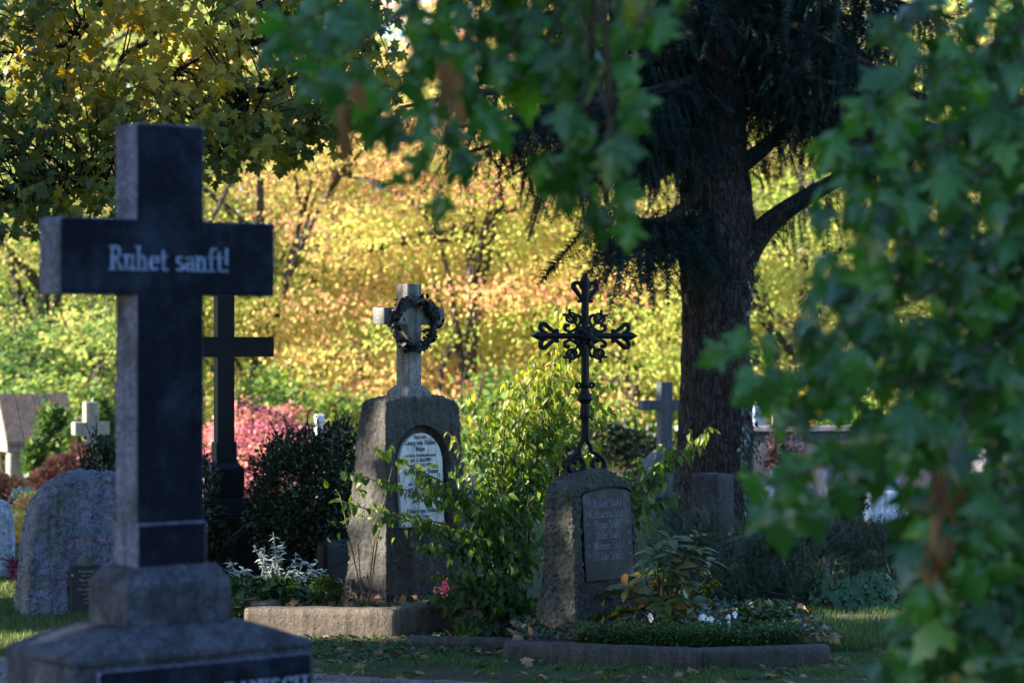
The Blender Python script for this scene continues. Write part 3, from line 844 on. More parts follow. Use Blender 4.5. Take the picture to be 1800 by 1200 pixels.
broad_tree('lime_tree', 'small dark green tree left edge beside the small tomb', PX(20, 41), 41, 4.6, 1.3, 2.6, 4500, M['greentree'], 53, size=.12, crz=1.5, trunk_r=.07, clusters=40, crad=.5, tint=-.3)
broad_tree('lime_tree', 'small olive tree behind the pale sandstone cross', PX(190, 40), 40, 4.6, 1.3, 2.6, 4500, M['greentree'], 54, size=.12, crz=1.6, trunk_r=.07, clusters=40, crad=.5, tint=-.1)
broad_tree('japanese_maple', 'bushy bright pink maple behind the slender black cross', PX(440, 31), 31, 2.5, .95, 1.25, 9000, M['pinkmaple'], 60, size=.055, crz=.62, trunk_r=.05, clusters=90, crad=.26, lean=0.0, bark='bark_dark', fill=.15)

# far wood that closes the view
def far_wood():
    n = 26000
    X = rng.uniform(-60, 60, n); Y = rng.uniform(84, 98, n)
    k = np.array([noise.noise(Vector((x * .12, 0, y * .1))) for x in X for y in (0,)])
    top = 17 + 6 * k
    Z = -2 + rng.uniform(0, 1, n) ** .8 * top
    Pp = np.stack([X, Y, Z], -1)
    T = unit(rng.normal(size=(n, 3)) + np.array([0, -.3, -.5])); N = unit(np.array([-.3, -.6, 1.0]) + rng.normal(size=(n, 3)) * .5)
    tn = np.clip(.35 + .5 * np.array([noise.noise(Vector((x * .25, z * .3, 5))) for x, z in zip(X, Z)]) + rng.normal(0, .12, n), 0, 1)
    part('far_wood', cloud(T_FAR, Pp, T, N, rng.uniform(.8, 1.6, n) * .8, tn), M['greentree'], kind='stuff')
far_wood()

# ------------------------------------------------------------------ unseen trees added beside the view to shade the near graves
SUN_GAPS = [(.2, 12.9, 1.78, .42), (.3, 12.9, 1.35, .40), (-.15, 12.7, 1.25, .42), (.05, 12.7, .95, .25), (1.0, 13.0, 1.1, .32), (-1.08, 12.25, .08, .17), (-.62, 12.2, .06, .12), (-3.15, 14.6, .0, .45), (-2.75, 12.1, .0, .30), (-.3, 12.6, .75, -.4), (-.78, 12.95, .55, -.45), (.15, 11.95, .45, -.30), (-2.7, 16.0, .3, .3), (-1.75, 16, 3.0, .35), (-2.6, 15.5, 2.9, .4), (1.2, 10.2, 3.2, .25)]  # spots the crowns are cut open for, so sun reaches them
CH = 'added shade trees left of the graves, outside the picture'
CHL = ['broad added shade tree nearest the viewpoint on the left', 'broad added shade tree left of the iron cross gravestone', 'broad added shade tree left of the wreathed gravestone', 'tall added shade tree farthest back on the left side', 'tall added shade tree in the second row, middle', 'tall added shade tree in the second row, closest to the path']
for i, (x, y, h, cr, cz) in enumerate([(-8.6, 1.5, 11, 3.6, 5.2), (-9.6, 8.2, 12, 3.8, 5.9), (-9.8, 14.6, 12, 3.7, 5.6), (-12.5, 20.5, 13, 3.9, 6.2), (-15.0, 11.0, 13, 4.0, 7.0), (-14.5, 3.5, 13, 4.0, 7.0)]):
    broad_tree('added_shade_tree', CHL[i], x, y, h, cr, cz, 8500, M['shadetree'], 70 + i, size=.34, group=CH, crz=cz - 2.3, trunk_r=.3, clusters=90, gaps=SUN_GAPS, templ=T_FAR, bark='bark_dark', crad=1.0)  # unseen trees added to keep the low sun off the near graves

for x, y, h, cr, cz, lab in [(12.0, 1.5, 10, 4.0, 5.0, 'added dark shade tree well to the right of the graves'), (1.5, -12.0, 11, 4.2, 5.5, 'tall added shade tree far behind the viewpoint')]:
    broad_tree('added_screen_tree', lab, x, y, h, cr, cz, 6500, M['shadetree'], int(90 + x), size=.34, group='added shade trees round the viewpoint', crz=cz - .5, trunk_r=.3, clusters=90, templ=T_FAR, bark='bark_dark', crad=1.0)  # unseen trees added to darken the stone faces turned right

# ------------------------------------------------------------------ the large granite cross in front
def cross_outline(sw, aw, z0, za0, za1, z1):
    return [(-sw / 2, z0), (sw / 2, z0), (sw / 2, za0), (aw / 2, za0), (aw / 2, za1), (sw / 2, za1), (sw / 2, z1), (-sw / 2, z1), (-sw / 2, za1), (-aw / 2, za1), (-aw / 2, za0), (-sw / 2, za0)]

def two_faced(me, front, rest, parent, name, thr=-.9):
    o = part(name, me, [rest, front], parent)
    for p in me.polygons: p.material_index = 1 if p.normal.y < thr else 0
    return o

def granite_cross():
    d = 6.0; th = R(38)
    root = thing('grave_cross', 'large blurred dark granite cross with pale lettering on its arms, on a stepped stone base', 'grave cross', (PX(281, d), d, 0), th)
    z = lambda py: zpy(py, d)
    me = outline_prism(cross_outline(.19, .605, z(1000), z(519), z(388), z(222)), -.055, .055).mesh('cross', bevel=.006, seg=2)
    two_faced(me, M['polished'], M['hewn'], root, 'cross')
    # squared foot of the stem below the chamfer
    me = MB().box(-.098, .098, -.062, .062, z(993), z(915)).mesh('stem_foot', bevel=.004)
    two_faced(me, M['polished'], M['hewn'], root, 'stem_foot')
    me = warp_block('pedestal', lambda u, v, w: Vector(((u - .5) * (.295 - .06 * max(0, w - .72) / .28), (v - .5) * (.20 - .045 * max(0, w - .72) / .28), z(1094) + w * (z(990) - z(1094)))), (22, 14, 14), .004, 9, .4, 3)
    part('pedestal', me, M['hewn_dimmed'], root)
    def capf(u, v, w):
        k = max(0, (w - .25) / .75)
        return Vector(((u - .5) * (.665 - .30 * k), (v - .5) * (.375 - .15 * k), z(1142) + w * (z(1090) - z(1142))))
    part('base_cap', warp_block('base_cap', capf, (34, 20, 8), .004, 9, .4, 4), M['hewn_dimmed'], root)
    me = warp_block('base_block', lambda u, v, w: Vector(((u - .5) * .66, (v - .5) * .365, w * (z(1139)))), (44, 26, 44), .008, 8, .3, 5)
    part('base_block', me, M['hewn_dimmed'], root)
    me = MB().box(-.275, .318, -.200, -.165, z(1420), z(1150)).mesh('name_panel', bevel=.006, seg=2)
    pn = two_faced(me, M['polished'], M['hewn'], root, 'name_panel')
    part('inscription', letters('inscription', 'Ruhet sanft!', .056, .92, .17, .065), M['greyletter'], root, (0.0, -.0565, z(476)))
    part('inscription', letters('inscription', 'FAMILIE BANISCH', .052, .93, .20, .075), M['greyletter'], root, (0.07, -.2015, z(1226)))
    return root
granite_cross()

# ------------------------------------------------------------------ boulder with the small plate
def boulder():
    d = 13.5; th = R(22); k = d / FPX
    root = thing('boulder_gravestone', 'rounded rough boulder gravestone with dark metal plate, beside the large cross', 'gravestone', (PX(172, d), d + .05, -.02), th)
    H = zpy(832, d) + .02
    def f(u, v, w):
        a = 2 * u - 1
        wd = .44 * (1 - .10 * w)
        top = H * (1 - .10 * abs(a) ** 3.2 - .10 * max(0, -a) ** 5)
        x = a * wd * (1 - .10 * w ** 4)
        return Vector((x, (v - .5) * (.36 - .10 * w), w * top))
    me = warp_block('stone', f, (90, 40, 90), .028, 4.5, .6, 9, fine=.42, rounds=7)
    part('stone', me, M['boulder'], root)
    y = -.205
    part('inscription', letters('inscription', 'FAMILIE KNOLL', .048, .9, .18, .08, .02), M['bronzeletter'], root, (-.06, y + .012, zpy(936, d) + .02))
    pl = part('plate', MB().box(-.09, .09, -.02, 0, 0, .335).mesh('plate', bevel=.004), M['plate'], root, (-.115, y + .012, zpy(1088, d)), (R(-3), 0, 0))
    for s, t, z, sz in [(0, 'Ernst Knoll', .298, .021), (0, '1898 - 1967', .277, .012), (0, 'Max Knoll', .25, .021), (0, '1901 - 1979', .229, .012), (0, 'Carl Lehmann', .20, .021), (0, '1874 - 1952', .175, .012), (0, 'Emma', .15, .013), (0, 'Lehmann', .13, .013)]:
        part('inscription', text_mesh('inscription', t, sz, .9, .01), M['goldletter'], pl, (.0, -.0215, z))
    for z in (.05, .285):
        for x in (-.078, .078):
            mb = MB().tube([(x, -.02, z), (x, -.03, z)], [.008, .006], 10)
            part('screw', mb.mesh('screw'), M['brass'], pl)
boulder()

# ------------------------------------------------------------------ tapered boulder monument with white plaque, limestone cross and bronze wreath
def slope_mat(y, z, lean):
    return Matrix.Translation((0, y, z)) @ Matrix.Rotation(-lean, 4, 'X')

def rose_mesh():
    mb = MB()
    for r, n, h, s in ((.006, 3, .016, .013), (.014, 5, .011, .016), (.023, 6, .004, .018)):
        for i in range(n):
            a = 6.283 * i / n + r * 90
            c, q = math.cos(a), math.sin(a)
            mid = Vector((c * r, -h, q * r)); t = Vector((-q, 0, c)); o = Vector((c, -.25, q)) * s
            V = [mid - t * s * .7 - o * .3, mid + t * s * .7 - o * .3, mid + t * s * .8 + o * .6 + Vector((0, .004, 0)), mid + o * 1.0, mid - t * s * .8 + o * .6 + Vector((0, .004, 0))]
            mb.add(V, [(0, 1, 2, 3, 4)])
    mb.tube([(0, .012, 0), (0, -.012, 0)], [.026, .008], 8)
    return mb.mesh('rose')

def wreath_monument():
    d, th = 13.2, R(48)
    root = thing('wreath_gravestone', 'tapered rough gravestone with white oval-headed plaque, topped by a stone cross in a bronze wreath', 'gravestone', (-.548, d, 0), th)
    H = 1.2
    def f(u, v, w):
        x0, x1 = -.36 + .05 * w, .37 - .115 * w
        y0, y1 = -.1625 + .0525 * w, .1625 - (.04 * w + .05 * w ** 4)
        a = 2 * u - 1
        return Vector((x0 + (x1 - x0) * u, y0 + (y1 - y0) * v, w * (H - .02 * abs(a) ** 8 - .03 * max(0, a) ** 6 - .01 * (2 * v - 1) ** 6)))
    me = warp_block('stone', f, (72, 36, 110), .014, 6.5, .5, 2, rounds=1, fine=.6)
    st = part('stone', me, M['hieber'], root)
    lean = math.atan(.0525 / H)
    yf = lambda z: -.1625 + .0525 * z / H
    cx = -.035
    bpy.context.view_layer.update()
    cut = outline_prism(arch(-.215, .205, -.05, .34, .55), -.2, .045).mesh('cut')
    carve(st, cut, root.matrix_world @ slope_mat(yf(.5), .5, lean) @ Matrix.Translation((cx, 0, 0)))
    st.data.materials.clear(); st.data.materials.append(M['hieber'])
    pl = part('plaque', outline_prism(arch(-.165, .17, 0, .34, .505, 20), -.012, .012).mesh('plaque', bevel=.002), M['marble'], root, (cx, yf(.5) + .032, .5), (-lean, 0, 0))
    L = [('Hier ruht', .474, .027), ('Georg von Hieber', .441, .036), ('Major', .409, .033), ('im königl. Ehreninvalidencorps', .378, .0215), ('geb. 3. Juni 1804.', .351, .025), ('gest. 3. Juni 1890.', .323, .025),
         ('Adelheid von Hieber', .285, .035), ('geb. Bessey', .253, .033), ('geb. 29. Februar 1828.', .224, .025), ('gest. 20. Oktober 1906.', .197, .025), ('Eugen von Hieber', .161, .033), ('geb. 2. Mai 1855.', .132, .024), ('Eduard von Hieber', .075, .033), ('geb. Ecker', .046, .027)]
    for t, z, s in L:
        part('inscription', letters('inscription', t, s * .70, 1.04 if len(t) < 24 else .95, .19, .09), M['darkletter'], pl, (0, -.0127, z))
    # limestone cross
    mb = outline_prism(cross_outline(.108, .47, 1.245, 1.591, 1.682, 1.812), -.045, .045)
    cr = part('cross', mb.mesh('cross', bevel=.004), M['sandstone'], root, (-.042, -.02, 0))
    mb = MB().box(-.095, .095, -.08, .08, 1.175, 1.225).box(-.095, .095, -.08, .08, 1.2251, 1.262, (.66, .62))
    part('cross_base', mb.mesh('cross_base', bevel=.004), M['sandstone'], root, (-.042, -.02, 0))
    # wreath: hangs over the arms
    wr = part('wreath', MB().tube([(.175 * math.cos(a) + .006 * math.sin(5 * a), .008 * math.sin(3 * a), .14 * math.sin(a)) for a in np.linspace(0, 6.283, 40)], .021, 7).mesh('wreath', True), M['bronze'], root, (-.068, -.085, 1.598)); wr.scale = (.88, 1, .90)
    rm = rose_mesh()
    for a, q in [(2.28, 1.15), (2.48, 1.05), (2.08, .95), (2.66, .9), (2.9, .8), (.86, 1.0), (.62, .9), (.35, .8), (-1.5, 1.0), (-1.2, .9), (-1.85, .9), (-.55, .8)]:
        o = part('rose', rm, M['bronze'], wr, (.178 * math.cos(a), -.018, .145 * math.sin(a)), (random.uniform(-.4, .4), random.uniform(0, 3), random.uniform(-.4, .4)))
        o.scale = (q, q, q)
    n = 300
    a = rng.uniform(0, 6.283, n); q = rng.normal(0, .015, n)
    Pp = np.stack([(.175 + q) * np.cos(a), rng.normal(-.006, .014, n), (.14 + q) * np.sin(a)], -1)
    T = unit(np.stack([-np.sin(a) + np.cos(a) * rng.normal(0, 1.0, n), rng.normal(-.3, .6, n), np.cos(a) + np.sin(a) * rng.normal(0, 1.0, n)], -1))
    me = cloud([ovate_template(.32, .3, .5)], Pp, T, rng.normal(size=(n, 3)) + np.array([0, -1, 0]), rng.uniform(.028, .045, n), np.zeros(n))
    part('wreath_leaves', me, M['bronze'], wr, kind='stuff')
wreath_monument()

# ------------------------------------------------------------------ low rough gravestone with iron cross
def iron_part(name, mb, parent, **k):
    return part(name, mb.mesh(name), M['iron'], parent, **k)

def iron_monument():
    d, th = 12.1, R(48)
    root = thing('iron_cross_gravestone', 'low rough gravestone with dark name tablet, topped by an ornate wrought iron cross', 'gravestone', (.406, d, 0), th)
    def f(u, v, w):
        x0, x1 = -.29 + .025 * w, .30 - .10 * w - .02 * w * w
        y0, y1 = -.137 + .047 * w, .137 - .065 * w
        a = 2 * u - 1
        x = x0 + (x1 - x0) * u
        top = .765 + .095 * (1 - abs(a) ** 2.6)
        return Vector((x, y0 + (y1 - y0) * v, -.02 + w * (top + .02)))
    me = warp_block('stone', f, (84, 38, 116), .013, 8, .5, 6, rounds=4, fine=.95)
    st = part('stone', me, M['stahl'], root)
    lean = math.atan(.047 / .8)
    yf = lambda z: -.137 + .047 * z / .8
    cx = -.01
    bpy.context.view_layer.update()
    cut = outline_prism(arch(-.198, .198, -.012, .425, .462), -.2, .016).mesh('cut')
    carve(st, cut, root.matrix_world @ slope_mat(yf(.318), .318, lean) @ Matrix.Translation((cx, 0, 0)))
    st.data.materials.clear(); st.data.materials.append(M['stahl'])
    tb = part('tablet', outline_prism(arch(-.187, .187, 0, .42, .45, 16), -.012, .012).mesh('tablet', bevel=.002), M['tablet'], root, (cx, yf(.318) + .008, .318), (-lean, 0, 0))
    for i, t in enumerate(['Rafael Stahl', 'Katharina Stahl', 'Hugo Stahl', 'Julie Stahl', 'Werner Stahl', 'Hilde Stahl']):
        zz = .363 - i * .0525
        part('inscription', letters('inscription', t, .037, .92, .15, .07), M['dimletter'], tb, (.0, -.0127, zz))
        for sx, a, b in ((-.155, 'geb.', '18%02d' % (32 + 7 * i)), (.158, 'gest.', '19%02d' % (8 + 8 * i))):
            part('inscription', letters('inscription', b, .013, .9, .16, .10), M['dimletter'], tb, (sx, -.0127, zz + .015))
    # wrought iron cross, drawn in units of the scroll work
    U = .000886
    ic = iron_part('iron_cross', MB().ribbon([(0, 650), (0, 160)], [37, 31], 26).ribbon([(-240, 383), (240, 383)], 34, 24), root, loc=(-.062, .0, 0), rot=(0, 0, R(-16)))
    ic_s = Matrix.Diagonal((U / .85, U / .85, -U, 1))
    def place(o):
        o.data.transform(Matrix.Translation((0, 0, CAMZ + (600 - 470) / FPX * 12.0)) @ ic_s)
        o.data.flip_normals()
    place(ic)
    def ip(name, mb):
        o = iron_part(name, mb, ic); place(o); return o
    def rot(pts, ang, cx, cz):
        c, s = math.cos(ang), math.sin(ang)
        return [(cx + a * c - b * s, cz + a * s + b * c) for a, b in pts]
    mir = lambda pts: [(a, -b) for a, b in pts]
    for ang, cx, cz in ((-math.pi / 2, 0, 190), (math.pi, -160, 383), (0, 160, 383)):
        sq = .88 if ang != -math.pi / 2 else 1.0
        mb = MB()
        spear = [(60, 15), (84, 17), (92, 25), (100, 18), (108, 24), (122, 21), (140, 11), (160, 1)]
        mb.ribbon(rot([(a * sq, 0) for a, b in spear], ang, cx, cz), [2 * b for a, b in spear], 34)
        mb.ribbon(rot([(-4, 0), (30, 0), (66 * sq, 0)], ang, cx, cz), [40, 36, 30], 30)
        loop = cat2([(4, 14), (18, 24), (36, 34), (58, 50), (80, 66), (100, 62), (106, 42), (92, 26), (70, 20)], 5)
        for lp in (loop, mir(loop)):
            lp = [(a * sq, b) for a, b in lp]
            w = np.interp(np.linspace(0, 1, len(lp)), [0, .25, .6, .8, 1], [12, 18, 24, 18, 10])
            mb.ribbon(rot(lp, ang, cx, cz), w, 22)
            knob = [(2, (1 if lp[0][1] > 0 else -1) * v) for v in (14, 24, 34, 40)]
            mb.ribbon(rot(knob, ang, cx, cz), [14, 18, 18, 8], 24)
        ip('finial', mb)
    for ang, ln in ((R(-128), 152), (R(-50), 152), (R(127), 150), (R(52), 152)):
        mb = MB()
        mb.ribbon(rot([(40, 0), (104, 0)], ang, 0, 383), [12, 10], 14)
        pr = cat2([(98, 3), (108, 17), (124, 26), (142, 24), (154, 14), (166, 16), (170, 26)], 5)
        for q in (pr, mir(pr)): mb.ribbon(rot(q, ang, 0, 383), np.linspace(14, 11, len(q)), 14)
        for q in ([(100, 0), (130, 2), (160, 0)], cat2([(102, 2), (120, 10), (140, 10), (160, 5)], 4), mir(cat2([(102, 2), (120, 10), (140, 10), (160, 5)], 4))):
            mb.ribbon(rot(q, ang, 0, 383), np.linspace(6, 9, len(q)), 10)
        ip('tulip', mb)
    for ang in (-math.pi / 2, 0, math.pi / 2, math.pi):
        for sgn in (1, -1):
            s = cat2([(40, 52), (60, 36), (84, 24), (104, 28), (116, 42), (112, 58), (98, 60), (94, 50)], 5)
            s = [(a, b * sgn) for a, b in s]
            mb = MB().ribbon(rot(s, ang, 0, 383), np.interp(np.linspace(0, 1, len(s)), [0, .5, .8, 1], [11, 16, 20, 13]), 14)
            ip('scroll', mb)
    mb = MB()
    for r0, npet, yy in ((64, 9, -8), (44, 7, -22), (26, 5, -34)):
        for i in range(npet):
            a = 6.283 * i / npet + yy
            pe = rot([(6, 0), (r0 * .5, 0), (r0 * .85, 0), (r0 * 1.12, 0)], a, 0, 385)
            mb.ribbon(pe, [8, r0 * .62, r0 * .66, 6], 16, yy)
    mb.tube([(0, 14, 385), (0, -30, 385), (0, -50, 385)], [40, 30, 10], 12)
    ring = [(58 * math.cos(a), 385 + 58 * math.sin(a)) for a in np.linspace(0, 6.283, 28)]
    mb.ribbon(ring, 10, 16)
    ip('rosette', mb)
    # turned collar and leaf sheath of the stem
    mb = MB().tube([(0, 0, z) for z in (640, 660, 676, 700, 720, 738, 752, 764, 790, 830, 856, 900)], [16, 22, 18, 22, 33, 38, 30, 20, 22, 24, 20, 17], 10)
    for s in (1, -1):
        v = cat2([(s * 8, 690), (s * 18, 668), (s * 30, 650), (s * 46, 650), (s * 50, 664), (s * 40, 674), (s * 30, 668)], 4)
        mb.ribbon(v, np.linspace(12, 11, len(v)), 20)
        v = cat2([(s * 14, 770), (s * 20, 810), (s * 26, 838), (s * 40, 852)], 4)
        mb.ribbon(v, np.linspace(14, 5, len(v)), 20)
    ip('collar', mb)
    for s in (1, -1):
        c = [(8, 860), (10, 930), (12, 970), (30, 1004), (38, 1034), (66, 1048), (102, 1080), (112, 1112), (98, 1140), (72, 1146), (52, 1130), (42, 1104), (50, 1082), (68, 1076), (78, 1092)]
        if s < 0: c = [(8, 860), (10, 930), (14, 970), (32, 1006), (40, 1034), (64, 1052), (92, 1086), (96, 1118), (78, 1146), (44, 1148), (16, 1132), (10, 1100), (28, 1072), (52, 1070), (68, 1084), (56, 1100)]
        c = cat2([(s * a, b) for a, b in c], 5)
        ip('foot_scroll', MB().ribbon(c, np.interp(np.linspace(0, 1, len(c)), [0, .3, .6, 1], [18, 20, 26, 15]), 26))
iron_monument()

# ------------------------------------------------------------------ slender black cross on its pedestal
def black_cross():
    d, th = 15.0, R(24)
    root = thing('black_cross', 'slender black stone cross on tall stepped pedestal behind the large granite cross', 'grave cross', (PX(394, d), d, -.02), th)
    z = lambda py: zpy(py, d) + .02
    me = outline_prism(cross_outline(.108, .62, z(822), z(627), z(592), z(395)), -.045, .045).mesh('cross', bevel=.003)
    part('cross', me, M['blackstone'], root)
    part('stem_foot', MB().box(-.066, .066, -.056, .056, z(822), z(776)).mesh('stem_foot', bevel=.004), M['blackstone'], root)
    mb = MB().box(-.105, .105, -.085, .085, z(875), z(823)).box(-.105, .105, -.085, .085, z(823) + .0005, z(812), (.66, .68))
    part('pedestal', mb.mesh('pedestal', bevel=.003), M['blackstone'], root)
    mb = MB().box(-.21, .21, -.14, .14, z(905), z(874), (.6, .7)).box(-.24, .24, -.16, .16, 0, z(905) - .001)
    part('base', mb.mesh('base', bevel=.006), M['blackstone'], root)
black_cross()

# ------------------------------------------------------------------ kerbs round the graves
def kerb_stone(root, a, b, h, t, m, seed, z0=-.04, name='kerb_stone', moss=None):
    a, b = Vector(a), Vector(b)
    v = b - a; L = v.length; n = Vector((-v.y, v.x, 0)).normalized()
    nx = max(6, int(L / .03))
    def f(u, vv, w): return a + v * u + n * (t * vv) + Vector((0, 0, z0 + (h - z0) * w - (.012 * (abs(2 * vv - 1) ** 4) if w == 1 else 0)))
    me = warp_block(name, f, (nx, max(4, int(t / .03)), max(5, int(h / .025))), .004, 8, .45, seed)
    return local_part(name, me, M[m], root)

k1 = thing('grave_border', 'light granite kerb round the wreathed gravestone, one end caught by the sun', 'grave kerb', (PX(560, 12.3), 12.3, 0))
A, B, C = Vector((PX(428, 12.3), 12.3, 0)), Vector((PX(697, 12.22), 12.22, 0)), Vector((PX(835, 12.95), 12.95, 0))
kerb_stone(k1, A, B, .150, .12, 'kerb', 1)
kerb_stone(k1, B + Vector((.012, .02, 0)), C, .150, .12, 'kerb', 2)
kerb_stone(k1, Vector((PX(575, 13.9), 13.9, 0)), A + Vector((.005, .14, 0)), .150, .10, 'kerb', 3)
k2 = thing('grave_border', 'mossy grey kerb stones along the bed of the iron cross gravestone', 'grave kerb', (PX(1230, 11.15), 11.15, 0))
A2, B2, C2 = Vector((PX(883, 11.36), 11.36, 0)), Vector((PX(1233, 11.06), 11.06, 0)), Vector((PX(1462, 11.22), 11.22, 0))
kerb_stone(k2, A2, B2, .092, .12, 'kerb_dark', 4)
kerb_stone(k2, B2 + Vector((.008, .004, 0)), C2, .092, .12, 'kerb_dark', 5)
k3 = thing('grave_border', 'low grey kerb half under leaves between the two main gravestones', 'grave kerb', (PX(780, 11.9), 11.9, 0))
kerb_stone(k3, Vector((PX(712, 11.85), 11.85, 0)), Vector((PX(905, 11.75), 11.75, 0)), .055, .10, 'kerb_dark', 7)
k4 = thing('grave_border', 'low mossy kerb in the grass right of the box hedge', 'grave kerb', (PX(1520, 12.9), 12.9, 0))
kerb_stone(k4, Vector((PX(1425, 12.9), 12.9, 0)), Vector((PX(1590, 12.8), 12.8, 0)), .045, .10, 'kerb_dark', 8)

def bed(name, pts, z):
    n = len(pts)
    V = [(p.x, p.y, z) for p in pts] + [(p.x, p.y, z - .12) for p in pts]
    F = [tuple(range(n))] + [(i, (i + 1) % n, n + (i + 1) % n, n + i) for i in range(n)]
    part(name, MB().add(V, F).mesh(name), M['soil'], kind='structure')
bed('grave_bed', [A + Vector((.06, .06, 0)), B + Vector((.0, .06, 0)), C + Vector((-.05, .03, 0)), Vector((C.x - .3, 14.4, 0)), Vector((A.x + .55, 14.1, 0))], .105)
bed('grave_bed', [A2 + Vector((.05, .06, 0)), B2 + Vector((0, .07, 0)), C2 + Vector((-.05, .06, 0)), Vector((C2.x, 13.3, 0)), Vector((A2.x + .1, 13.2, 0))], .07)

def bed_cover(name, n, x0, x1, y0, y1, z, templ, m, size):
    X, Y = rng.uniform(x0, x1, n), rng.uniform(y0, y1, n)
    Pp = np.stack([X, Y, z + rng.uniform(.002, .035, n)], -1)
    T = unit(rng.normal(size=(n, 3)) + np.array([0, -.3, .2])); N = unit(np.array([0, -.2, 1.0]) + rng.normal(size=(n, 3)) * .45)
    part(name, cloud(templ, Pp, T, N, rng.uniform(.6, 1.3, n) * size, rng.uniform(0, 1, n)), m, kind='stuff')
bed_cover('bed_ground_cover', 4200, PX(905, 12) , PX(1450, 12), 11.5, 13.2, .07, T_SMALL, M['ivy'], .03)
bed_cover('bed_leaf_litter', 500, PX(905, 12) , PX(1450, 12), 11.45, 13.0, .075, T_MAPLE, M['litter'], .045)
bed_cover('bed_moss_cover', 2600, PX(450, 12.7), PX(830, 12.7), 12.5, 13.6, .105, T_SMALL, M['boxleaf'], .02)
bed_cover('bed_fallen_leaves', 260, PX(450, 12.7), PX(830, 12.7), 12.45, 13.2, .11, T_MAPLE, M['litter'], .045)

# ------------------------------------------------------------------ smaller and farther gravestones
def slab(name, label, cat, x0, x1, y0, y1, d, m, th=25, depth=.14, head='flat', amp=.004, base=None, group=None, plinth=True, lean=0):
    """upright stone that covers the pixels x0..x1, y0..y1 at distance d"""
    k = d / FPX; t = R(th)
    W = max(.05, ((x1 - x0) * k - depth * abs(math.sin(t))) / math.cos(t))
    xc, g = PX((x0 + x1) / 2, d), float(gz(0, d))
    zt = zpy(y0, d) - g
    root = thing(name, label, cat, (xc, d, g), t, group)
    def f(u, v, w):
        a = 2 * u - 1
        top = zt
        if head == 'arch': top = zt - .30 * W * (1 - math.sqrt(max(0, 1 - .86 * a * a)))
        if head == 'round': top = zt - .5 * W * (1 - math.sqrt(max(0, 1 - .98 * a * a)))
        if head == 'peak': top = zt - .25 * W * abs(a)
        if head == 'rough': top = zt - .12 * W * abs(a) ** 2.5
        return Vector(((u - .5) * W * (1 - (.12 * w if head == 'rough' else 0)), (v - .5) * depth * (1 - .1 * w), -.05 + w * (top + .05)))
    n = (max(8, min(40, int(W / .03))), max(4, int(depth / .04)), max(8, min(50, int(zt / .04))))
    part('stone', warp_block('stone', f, n, amp, 6, .4, int(x0) % 17, rounds=2 if head == 'rough' else 1), M[m], root)
    if plinth:
        part('plinth', MB().box(-W * .62, W * .62, -depth * .9, depth * .9, -.06, .10).mesh('plinth', bevel=.01), M[m], root)
    return root

def stone_cross(label, px0, px1, ytop, ya0, ya1, sw, ybase, d, m, th, depth, base_px=None, panel=None):
    k = d / FPX; t = R(th); g = float(gz(0, d))
    z = lambda py: zpy(py, d) - g
    AW = ((px1 - px0) * k - depth * math.sin(t)) / math.cos(t)
    root = thing('stone_cross', label, 'grave cross', (PX((px0 + px1) / 2, d), d, g), t)
    part('cross', outline_prism(cross_outline(sw, AW, z(ybase), z(ya1), z(ya0), z(ytop)), -depth / 2, depth / 2).mesh('cross', bevel=.006), M[m], root)
    bw = (base_px or 46) * k
    part('pedestal', MB().box(-bw / 2, bw / 2, -bw * .4, bw * .4, 0, z(ybase) - .03).box(-bw * .45, bw * .45, -bw * .36, bw * .36, z(ybase) - .0295, z(ybase) + .03, (.7, .7)).mesh('pedestal', bevel=.006), M[m], root)
    if panel:
        part('name_panel', MB().box(-bw * .42, bw * .42, -bw * .4 - .012, -bw * .4 - .001, z(panel[1]), z(panel[0])).mesh('name_panel'), M['polished'], root)
    return root

stone_cross('grey stone cross on a pedestal with dark name panel, left of the spruce trunk', 1120, 1216, 671, 703, 720, .125, 800, 24, 'greycross', 22, .12, 62, (872, 920))
stone_cross('pale sandstone cross beside the small tomb, overgrown at its foot', 126, 192, 706, 741, 764, .16, 806, 30, 'sandpale', 25, .16, 50)
slab('trunk_gravestone', 'dark upright gravestone with ivy, leaning close to the spruce trunk', 'gravestone', 1214, 1292, 831, 975, 17, 'darkgrave', 48, .24, plinth=False)
slab('arched_gravestone', 'grey gravestone with low arched head behind the brown-leaved sapling', 'gravestone', 1362, 1440, 852, 930, 20.5, 'greycross', 30, .16, 'arch')
slab('white_gravestone', 'broad bright white gravestone behind the hanging leaves', 'gravestone', 1518, 1590, 862, 925, 22, 'whitestone', 20, .16)
slab('white_block', 'narrow white stone block left of the arched gravestone', 'gravestone', 1338, 1362, 846, 890, 24, 'whitestone', 25, .12)
slab('lilac_block', 'square lilac grey block behind the arched gravestone', 'gravestone', 1352, 1402, 824, 880, 26, 'lilac', 25, .2)
slab('reddish_gravestone', 'small reddish grave marker beside the spruce roots', 'gravestone', 1310, 1330, 843, 895, 22, 'lilac', 20, .12)
slab('lilac_gravestone', 'pointed lilac gravestone half hidden by leaves right of the red-brown shrub', 'gravestone', 1444, 1476, 790, 850, 27, 'lilac', 25, .14, 'peak')
slab('speckled_gravestone', 'tall speckled blue grey gravestone behind the maple leaves', 'gravestone', 1688, 1792, 738, 985, 13.6, 'boulder', 30, .2, 'rough', .008)
slab('rounded_white_gravestone', 'white round headed gravestone seen through the leafy bush', 'gravestone', 836, 874, 798, 850, 24, 'whitestone', 18, .12, 'round')
slab('white_marker', 'low white grave marker glimpsed through the bush beside the iron cross stone', 'gravestone', 886, 940, 872, 915, 22, 'whitestone', 18, .14)
slab('grey_marker', 'lilac grey gravestone behind the bush, right of the wreathed gravestone', 'gravestone', 800, 850, 838, 930, 19, 'lilac', 20, .15)
